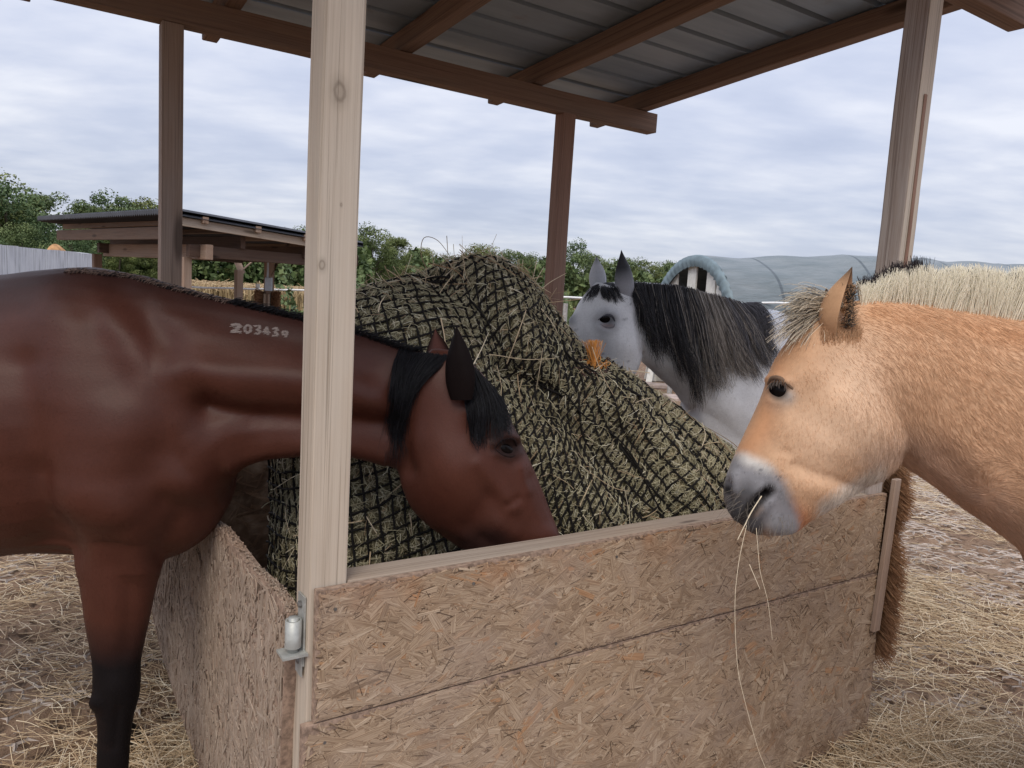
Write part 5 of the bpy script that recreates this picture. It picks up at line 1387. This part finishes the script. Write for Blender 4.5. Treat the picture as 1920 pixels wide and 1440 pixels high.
grey.paint([(1215, 700), (1260, 735), (1300, 780)], 22, (.30, .29, .30), .7, .8); grey.paint([(1240, 620), (1330, 680)], 70, (.5, .5, .53), .5, .8); grey.paint([(1068, 598)], 14, (.25, .26, .28), .7, .7)
grey.paint([(1400, 680), (1450, 620)], 60, (.82, .82, .83), .7, .8); grey.paint([(1340, 770), (1420, 780)], 60, (.86, .86, .87), .6, .8)
grey.paint([(1045, 760), (1080, 790)], 40, (.10, .10, .11), .9, .5)
grey.paint([(1132, 611), (1146, 612)], 5, (.34, .27, .26), .8, .6)
r_g = np.random.default_rng(9)
for q in range(9):
    x, y = r_g.uniform(1080, 1190), r_g.uniform(560, 690); grey.paint([(x, y), (x + r_g.normal(0, 4), y + r_g.normal(0, 3))], 1.6, (.15, .15, .16), .6, .6)
M_GREYC = coat_mat('grey_coat', .6, .15, (.9, .9, .95), .04, .35, (110, 110, 110))
add_ear(grey, (1172, 560), (1168, 468), 3.93, 3.92, .060, (-.45, .85, 0), (.30, .30, .32), (.16, .16, .18), .06, (.04, .04, .045), .3)
add_ear(grey, (1122, 545), (1118, 480), 4.07, 4.08, .048, (.25, .9, 0), (.56, .57, .60), (.36, .36, .38), .03, (.10, .10, .11), .3)
lid(grey, [(1124, 602), (1134, 594), (1146, 593), (1155, 602)], .008, (.10, .10, .115), -.004); lid(grey, [(1124, 603), (1136, 612), (1148, 611), (1155, 603)], .0065, (.22, .20, .21), -.004)
grey_root = empty('horse', at(1400, 800, 4.3) * np.array([1, 1, 0]), 'dappled white grey horse with a long dark mane behind the hay net', 'horse', 'horses eating at the feeder')
grey.build('body', M_GREYC, grey_root)
gvis = ((grey.P[:, 0] > 1030) & (grey.P[:, 0] < 1500) & (grey.P[:, 1] < 860)).astype(float) * (np.hypot(grey.P[:, 0] - 1140, grey.P[:, 1] - 603) > 15)
fur(grey, gvis, 26000, .013, .0009, [((1120, 600), (-.2, 1)), ((1170, 650), (0, 1)), ((1250, 640), (.5, 1)), ((1330, 760), (.2, 1)), ((1420, 640), (.8, .8)), ((1420, 780), (.3, 1))], 'coat_hair', grey_root, (.8, 1.1), .2, 14, 4)['kind'] = 'stuff'
pe, ne = grey.surf(1140, 602); eye_ball(pe - ne * .002, ne, .034, .022, .014, grey_root, CR)
gm = [gd(grey, p, (.0, .02, .03, .03, .025)) for p in ([(1185, 528), (1192, 555), (1200, 585), (1206, 610), (1212, 630)], [(1212, 529), (1214, 560), (1220, 598), (1226, 630), (1234, 660)], [(1240, 531), (1245, 575), (1254, 620), (1264, 655), (1276, 690)], [(1272, 534), (1282, 590), (1292, 650), (1306, 695), (1318, 735)], [(1305, 542), (1318, 600), (1326, 655), (1336, 700), (1344, 730)], [(1338, 551), (1352, 600), (1364, 650), (1376, 690), (1386, 712)], [(1370, 560), (1386, 600), (1402, 640), (1416, 670), (1428, 690)], [(1395, 567), (1410, 590), (1424, 620), (1436, 645), (1446, 668)], [(1408, 562), (1424, 572), (1434, 588), (1440, 604), (1444, 620)])]
def gcol(a, r):
    d = np.array([.040, .038, .040]) * (1 + 2.2 * np.clip((a - .45) / .3, 0, 1)); l = np.array([.27, .235, .20])
    w = np.exp(-((a - .60) / .15) ** 2) * .9 + .06
    return d * 1.2 if r.random() > w else d * .3 + l * r.uniform(.5, 1.5) * 1.15
hair_sheet(gm, 4200, .0016, 'mane', grey_root, gcol, .018, 12, .90, 44, .6, 4, .016)
gf = [gd(grey, p, (.0, .012, .015, .012)) for p in ([(1122, 530), (1108, 542), (1098, 556), (1092, 566)], [(1138, 526), (1135, 540), (1136, 552), (1140, 562)], [(1150, 527), (1156, 540), (1164, 555), (1172, 570)])]
hair_sheet(gf[:2], 150, .0015, 'forelock', grey_root, (.05, .05, .054), .006, 8, .5, 6, .4, 6, .005)
hair_sheet(gf[1:], 130, .0015, 'forelock', grey_root, (.04, .04, .044), .006, 8, .6, 5, .4, 7, .005)

# ================================================================== the dun pony
dun_parts = [
    loft([(1556, 570, 1690, 765, 1.73, .070), (1512, 598, 1696, 808, 1.73, .084), (1474, 645, 1690, 848, 1.725, .092), (1447, 691, 1674, 876, 1.715, .098), (1431, 740, 1640, 900, 1.71, .093), (1407, 793, 1598, 922, 1.70, .082), (1383, 843, 1554, 950, 1.69, .071), (1365, 886, 1514, 974, 1.69, .064), (1357, 922, 1488, 996, 1.69, .060), (1364, 955, 1452, 1002, 1.69, .050), (1384, 978, 1416, 1000, 1.69, .024)], 30, 5, .04),
    loft([(1570, 568, 1650, 820, 1.735, .084), (1625, 562, 1694, 868, 1.74, .098), (1705, 566, 1752, 908, 1.755, .11), (1790, 578, 1812, 954, 1.77, .122), (1870, 590, 1882, 1004, 1.78, .135), (1960, 604, 1950, 1066, 1.79, .155), (2080, 640, 2010, 1200, 1.80, .19), (2200, 720, 2070, 1290, 1.81, .22)], 30, 5, -.08),
    loft([(2060, 800, 2040, 1180, 1.81, .14), (2160, 740, 2120, 1330, 1.82, .24), (2330, 690, 2320, 1400, 1.84, .29), (2600, 720, 2600, 1430, 1.90, .32), (2900, 700, 2900, 1380, 1.98, .30), (3080, 800, 3060, 1180, 2.02, .16)], 30, 4, 0),
]
for (px, Y) in ((2150, 1.72), (2200, 1.98), (2960, 1.9), (3000, 2.14)):
    gz = lambda z: float(proj(at(px, 700, Y) * np.array([1, 1, 0]) + Z * z)[1])
    dun_parts.append(loft([(px - 130, gz(1.05), px + 120, gz(1.05), Y, .12), (px - 100, gz(.82), px + 95, gz(.82), Y, .10), (px - 62, gz(.6), px + 60, gz(.6), Y, .065), (px - 45, gz(.42), px + 45, gz(.42), Y, .05), (px - 32, gz(.3), px + 32, gz(.3), Y, .036), (px - 34, gz(.12), px + 34, gz(.12), Y, .042), (px - 45, gz(0), px + 45, gz(0), Y, .06)], 16, 4))
dun = Beast(dun_parts, .0055, 14)
dun.strokes([
    ([(1630, 800)], 70, .014), ([(1590, 760), (1640, 720)], 40, .005), ([(1652, 715), (1690, 780), (1712, 830), (1690, 866)], 26, -.004), ([(1480, 712), (1525, 700)], 24, .006), ([(1525, 750)], 34, -.004),
    ([(1450, 790), (1420, 850)], 20, -.004), ([(1480, 800), (1540, 830), (1580, 850)], 30, .006), ([(1470, 846), (1480, 850)], 9, -.003),
    ([(1490, 872), (1530, 890), (1590, 908), (1630, 905)], 12, -.0045), ([(1500, 910), (1560, 925)], 22, .006), ([(1700, 860), (1760, 905), (1820, 960)], 14, -.006), ([(1690, 650), (1740, 700)], 50, .006),
    # muzzle: mouth split, lips, nostril rim, chin
    ([(1436, 926), (1420, 938), (1406, 956), (1396, 976)], 7, -.030), ([(1425, 918), (1395, 950), (1380, 970)], 11, .005), ([(1442, 940), (1425, 965), (1412, 985)], 11, .007), ([(1366, 906), (1362, 926), (1366, 940)], 7, -.012),
    ([(1378, 890), (1376, 918)], 9, .006), ([(1480, 990)], 20, .004), ([(1840, 890)], 45, .010), ([(1770, 860), (1800, 885)], 26, -.010), ([(1830, 960), (1900, 1000)], 30, -.006)])
dun.strokes([([(1459, 731)], 15, -.011), ([(1438, 712), (1455, 706), (1476, 716)], 8, .008), ([(1445, 752), (1462, 756), (1478, 742)], 7, .004)])
DUN = np.array((.58, .36, .22))
dun.paint_init(DUN)
dun.paint([(1455, 660), (1430, 800), (1385, 860)], 30, (.50, .25, .125), .75, .8); dun.paint([(1480, 650), (1540, 680)], 40, (.50, .27, .14), .6, .8)
dun.paint([(1600, 700), (1620, 800), (1560, 820)], 75, (.64, .44, .30), .75, .8); dun.paint([(1650, 870), (1700, 850)], 40, (.46, .34, .27), .6, .8)
dun.paint([(1640, 585), (1780, 610), (1960, 640)], 24, (.52, .275, .14), .7, .8); dun.paint([(1480, 965), (1510, 985)], 26, (.50, .20, .09), .85, .7)
dun.paint([(1550, 948), (1600, 915), (1655, 884)], 15, (.60, .52, .45), .9, .7); dun.paint([(1760, 640), (1850, 720)], 90, (.60, .36, .21), .6, .8); dun.paint([(1740, 880), (1850, 980), (1960, 1060)], 60, (.57, .375, .27), .8, .8)
dun.paint([(1462, 742)], 27, (.36, .30, .25), .55, .8); dun.paint([(1478, 742)], 14, (.34, .34, .34), .6, .8); dun.paint([(1459, 733)], 17, (.06, .05, .045), .9, .5)
dun.paint([(1392, 875), (1425, 890)], 27, (.60, .58, .55), .95, .45); dun.paint([(1368, 885), (1385, 900), (1440, 915), (1470, 985)], 34, (.22, .22, .24), .92, .45); dun.paint([(1360, 920), (1375, 955)], 20, (.085, .085, .095), .85, .7)
dun.paint([(1400, 950), (1385, 972), (1420, 985)], 24, (.05, .05, .056), .9, .7); dun.paint([(1442, 918), (1420, 938), (1402, 962)], 12, (.018, .016, .018), .95, .6); dun.paint([(1400, 925), (1382, 950)], 22, (.05, .05, .055), .7, .8); dun.paint([(1430, 965), (1412, 992)], 15, (.07, .07, .08), .75, .8); dun.paint([(1450, 978), (1475, 992)], 18, (.28, .28, .30), .7, .8); dun.paint([(1364, 918)], 8, (.02, .02, .022), .9, .6)
r_g = np.random.default_rng(19)
for q in range(60):
    x, y = r_g.uniform(1378, 1470), r_g.uniform(868, 990); dun.paint([(x, y)], 1.7, (.1, .1, .11), .6, .6)
M_DUNC = coat_mat('dun_coat', .75, .25, (.95, .85, .75), .06, .4, (90, 90, 90))
add_ear(dun, (1575, 626), (1597, 500), 1.69, 1.66, .050, (.80, -.60, .05), (.54, .32, .18), (.05, .042, .038), .01, (.05, .035, .028), .62)
add_ear(dun, (1556, 612), (1548, 540), 1.80, 1.81, .03, (.3, -1, 0), (.48, .25, .13), (.25, .17, .12), .03, (.05, .04, .035), .3)
for (pts, rr_, cc) in (([(1436, 722), (1446, 708), (1466, 711), (1486, 730)], .0055, (.16, .10, .065)),): lid(dun, pts, rr_, cc, -.002)
dun_root = empty('horse', at(2300, 1000, 1.8) * np.array([1, 1, 0]), 'golden dun pony with upright cream mane chewing straw in front of the board', 'horse', 'horses eating at the feeder')
dun.build('body', M_DUNC, dun_root)
pe, ne = dun.surf(1459, 731); eye_ball(pe - ne * .001, ne, .0285, .0215, .011, dun_root, CR - CU * .35)
# whiskers
S = []
for q in range(60):
    x, y = (rng.uniform(1372, 1425), rng.uniform(915, 970)) if q < 30 else (rng.uniform(1410, 1490), rng.uniform(965, 996))
    p, n_ = dun.surf(x, y); d = n_ * .8 - CU * .5 - CR * .4 + rng.normal(0, .3, 3); l = rng.uniform(.018, .05); S.append(np.array([p, p + d * l * .5, p + d * l - CU * l * .2]))
curves_obj('whiskers', np.array(S), np.full(len(S), .00035), M_HAIR, dun_root, None, np.tile((.16, .14, .12), (len(S), 1)))['kind'] = 'stuff'
# eyelashes
S = [];
for q in range(46):
    t = rng.uniform(.1, .9); x, y = 1440 + 38 * t, 722 - 10 * math.sin(PI * t); p, n_ = dun.surf(x, y); d = n_ * .5 - CU * .6 - CR * (.5 - t) + rng.normal(0, .12, 3)
    S.append(np.array([p, p + d * .008, p + d * .014 - CU * .004]))
curves_obj('eyelashes', np.array(S), np.full(len(S), .0006), M_HAIR, dun_root, None, np.tile((.10, .08, .07), (len(S), 1)))['kind'] = 'stuff'
FLOW = [((1470, 660), (-.5, .6)), ((1450, 780), (-.35, .9)), ((1400, 860), (-.45, .9)), ((1540, 700), (.1, 1)), ((1560, 800), (0, 1)), ((1540, 900), (-.2, 1)), ((1630, 780), (.15, 1)), ((1640, 880), (.1, 1)), ((1600, 650), (.2, 1)), ((1640, 600), (.8, .4)), ((1660, 660), (.8, .7)), ((1700, 720), (.6, .9)), ((1700, 850), (.35, 1)), ((1760, 620), (.9, .5)), ((1800, 720), (.75, .75)), ((1900, 650), (.85, .6)), ((1900, 800), (.75, .7)), ((1800, 840), (.7, .6)), ((1760, 900), (.5, .5)), ((1840, 905), (-.1, -1)), ((1870, 930), (1, -.2)), ((1820, 970), (.4, .9)), ((1900, 1030), (.6, .8)), ((1840, 930), (-1, .2)), ((1500, 985), (-.1, 1)), ((1580, 945), (.1, 1)), ((1440, 900), (-.3, .9))]
pp = dun.P
vis = ((pp[:, 0] > 1340) & (pp[:, 0] < 2000) & (pp[:, 1] > 480) & (pp[:, 1] < 1200)).astype(float) + .22 * (pp[:, 0] >= 2000)
muz = np.exp(-(np.maximum(0, seg_dist(pp, [(1380, 900), (1430, 960), (1470, 985)]) - 28) / 16) ** 2)
eyem = (np.hypot(pp[:, 0] - 1460, pp[:, 1] - 731) < 24)
mask = vis * np.clip(1 - muz, 0, 1) * (1 - eyem)
def flen(q):
    l = .0095 + .010 * np.clip((q[:, 0] - 1560) / 160, 0, 1)
    l = l + .012 * np.exp(-(seg_dist(q, [(1500, 990), (1580, 930), (1655, 880)]) / 18) ** 2)
    l = l - .006 * np.exp(-(seg_dist(q, [(1440, 700), (1400, 850)]) / 40) ** 2)
    return l
fur(dun, mask, 150000, flen, .00048, FLOW, 'coat_fur', dun_root)['kind'] = 'stuff'
fur(dun, vis * muz * (1 - eyem), 3500, .005, .00045, FLOW, 'muzzle_hair', dun_root)['kind'] = 'stuff'
# upright mane: cream outside, dark stripe in the middle
S = []; cc = []; rr = []
r_m = np.random.default_rng(23)
xs_c = [1600, 1640, 1710, 1790, 1870, 1960, 2080]; ys_c = [568, 564, 568, 580, 592, 606, 642]; yd_c = [1.735, 1.75, 1.76, 1.77, 1.78, 1.79, 1.80]
for i in range(24000):
    x = r_m.uniform(1612, 2060); y = np.interp(x, xs_c, ys_c); Y_ = np.interp(x, xs_c, yd_c)
    side = r_m.normal(0, .4); side = max(-1, min(1, side))
    b_ = at(x, y + 12 + 18 * side ** 2 * (side < 0), Y_ + side * .026)
    prof = np.interp(x, [1612, 1660, 1720, 1800, 1900, 2060], [.055, .082, .098, .112, .128, .13])
    dark = abs(side) < .14
    l = prof * (r_m.uniform(.70, 1.05) + .05 * math.sin(x * .11) + .03 * math.sin(x * .37)) * (1.0 if not dark else (1.16 if x < 1735 else .92))
    clmp = math.sin(x * .05 + 1) * .10 + math.sin(x * .17) * .05 + math.sin(x * .41) * .03
    d = np.array([clmp + r_m.normal(0, .07) - .06, side * .26 + r_m.normal(0, .05), 1.0])
    S.append(np.array([b_, b_ + d * l * .35, b_ + d * l * .7 + CR * r_m.normal(0, .002), b_ + d * l + CR * (r_m.normal(0, .004))]))
    if r_m.random() < .26: cc.append(np.array((.56, .34, .20))); S[-1] = S[-1][0] + (S[-1] - S[-1][0]) * r_m.uniform(.2, .45)
    elif dark: cc.append(np.array((.035, .028, .030)) * r_m.uniform(.7, 1.3))
    else:
        base = np.array((.92, .86, .71)) * r_m.uniform(.92, 1.06); cc.append(base)
    rr.append(.0006)
curves_obj('mane', np.array(S), np.array(rr), M_HAIR, dun_root, None, np.clip(np.array(cc), 0, 1))
S = []; cc = []
for i in range(700):
    t = r_m.random(); b_ = at(1582 - 46 * t + r_m.normal(0, 5), 572 + 26 * t + r_m.normal(0, 5), 1.74 + r_m.normal(0, .02))
    ex = 1500 - 30 * t + r_m.normal(0, 16); ey = 548 + 100 * t + r_m.normal(0, 12)
    if r_m.random() < .35: ex, ey = 1490 + r_m.normal(0, 22), 560 + r_m.uniform(-12, 100)
    tip = at(ex, ey, 1.70 + r_m.normal(0, .03)); mid = b_ * .55 + tip * .45 + np.array([0, 0, .002 + .014 * r_m.random()])
    S.append(np.array([b_, b_ * .75 + mid * .25 + np.array([0, 0, .008]), mid, tip * .7 + mid * .3 + np.array([0, 0, .006]), tip])); s_ = r_m.random()
    stripe = math.sin(t * 19) > .55
    cc.append(np.array((.13, .12, .11)) if stripe and r_m.random() < .8 else np.array((.62, .54, .42)) * r_m.uniform(.75, 1.1))
curves_obj('forelock', np.array(S), np.full(len(S), .0006), M_HAIR, dun_root, None, np.array(cc))
# tufts round the ear base
S = []; cc = []
for i in range(900):
    x = r_m.uniform(1540, 1612); y = 628 + r_m.normal(0, 9) + .1 * abs(x - 1575); p, n_ = dun.surf(x, y)
    d = CU * r_m.uniform(.5, 1) + CR * r_m.normal(.1, .2) + n_ * r_m.uniform(.1, .35); l = r_m.uniform(.012, .03)
    S.append(np.array([p - n_ * .002, p + d * l * .5, p + d * l])); cc.append(np.array((.56, .34, .20)) * r_m.uniform(.8, 1.15))
curves_obj('ear_tuft', np.array(S), np.full(len(S), .0005), M_HAIR, dun_root, None, np.array(cc))['kind'] = 'stuff'
# hair in the ear
S = []; cc = []
for i in range(500):
    t = r_m.random(); x = 1592 + r_m.normal(0, 5) + 4 * t; y = 615 - 80 * t; b_ = at(x, y, 1.655); d = CR * r_m.uniform(-.6, .9) + CU * r_m.uniform(-.2, .8) - CF * .4
    S.append(np.array([b_ + CF * .01, b_ + d * .006, b_ + d * .014])); cc.append((.45, .27, .15) if r_m.random() < .35 else (.06, .055, .05))
curves_obj('ear_hair', np.array(S), np.full(len(S), .0006), M_HAIR, dun_root, None, np.array(cc))['kind'] = 'stuff'
# straws hanging from the mouth
wisp = empty('straw_wisp', at(1410, 950, 1.64), 'few long straws hanging from the dun pony mouth in front of the board', 'straw')
for pts, Y_, r_ in (([(1428, 930), (1408, 962), (1383, 1012)], 1.62, .0013), ([(1424, 936), (1404, 968), (1398, 985)], 1.625, .0013), ([(1400, 985), (1386, 1050), (1378, 1130), (1382, 1240), (1393, 1300), (1420, 1400), (1440, 1450)], 1.62, .0006), ([(1418, 990), (1422, 1040), (1426, 1075), (1440, 1130), (1448, 1200)], 1.62, .0006), ([(1405, 1058), (1425, 1105)], 1.62, .0008)):
    curves_obj('straw', [catmull(np.array([at(x, y, Y_) for x, y in pts]), np.linspace(0, len(pts) - 1, 14))], np.array([r_]), M_STRAW, wisp)
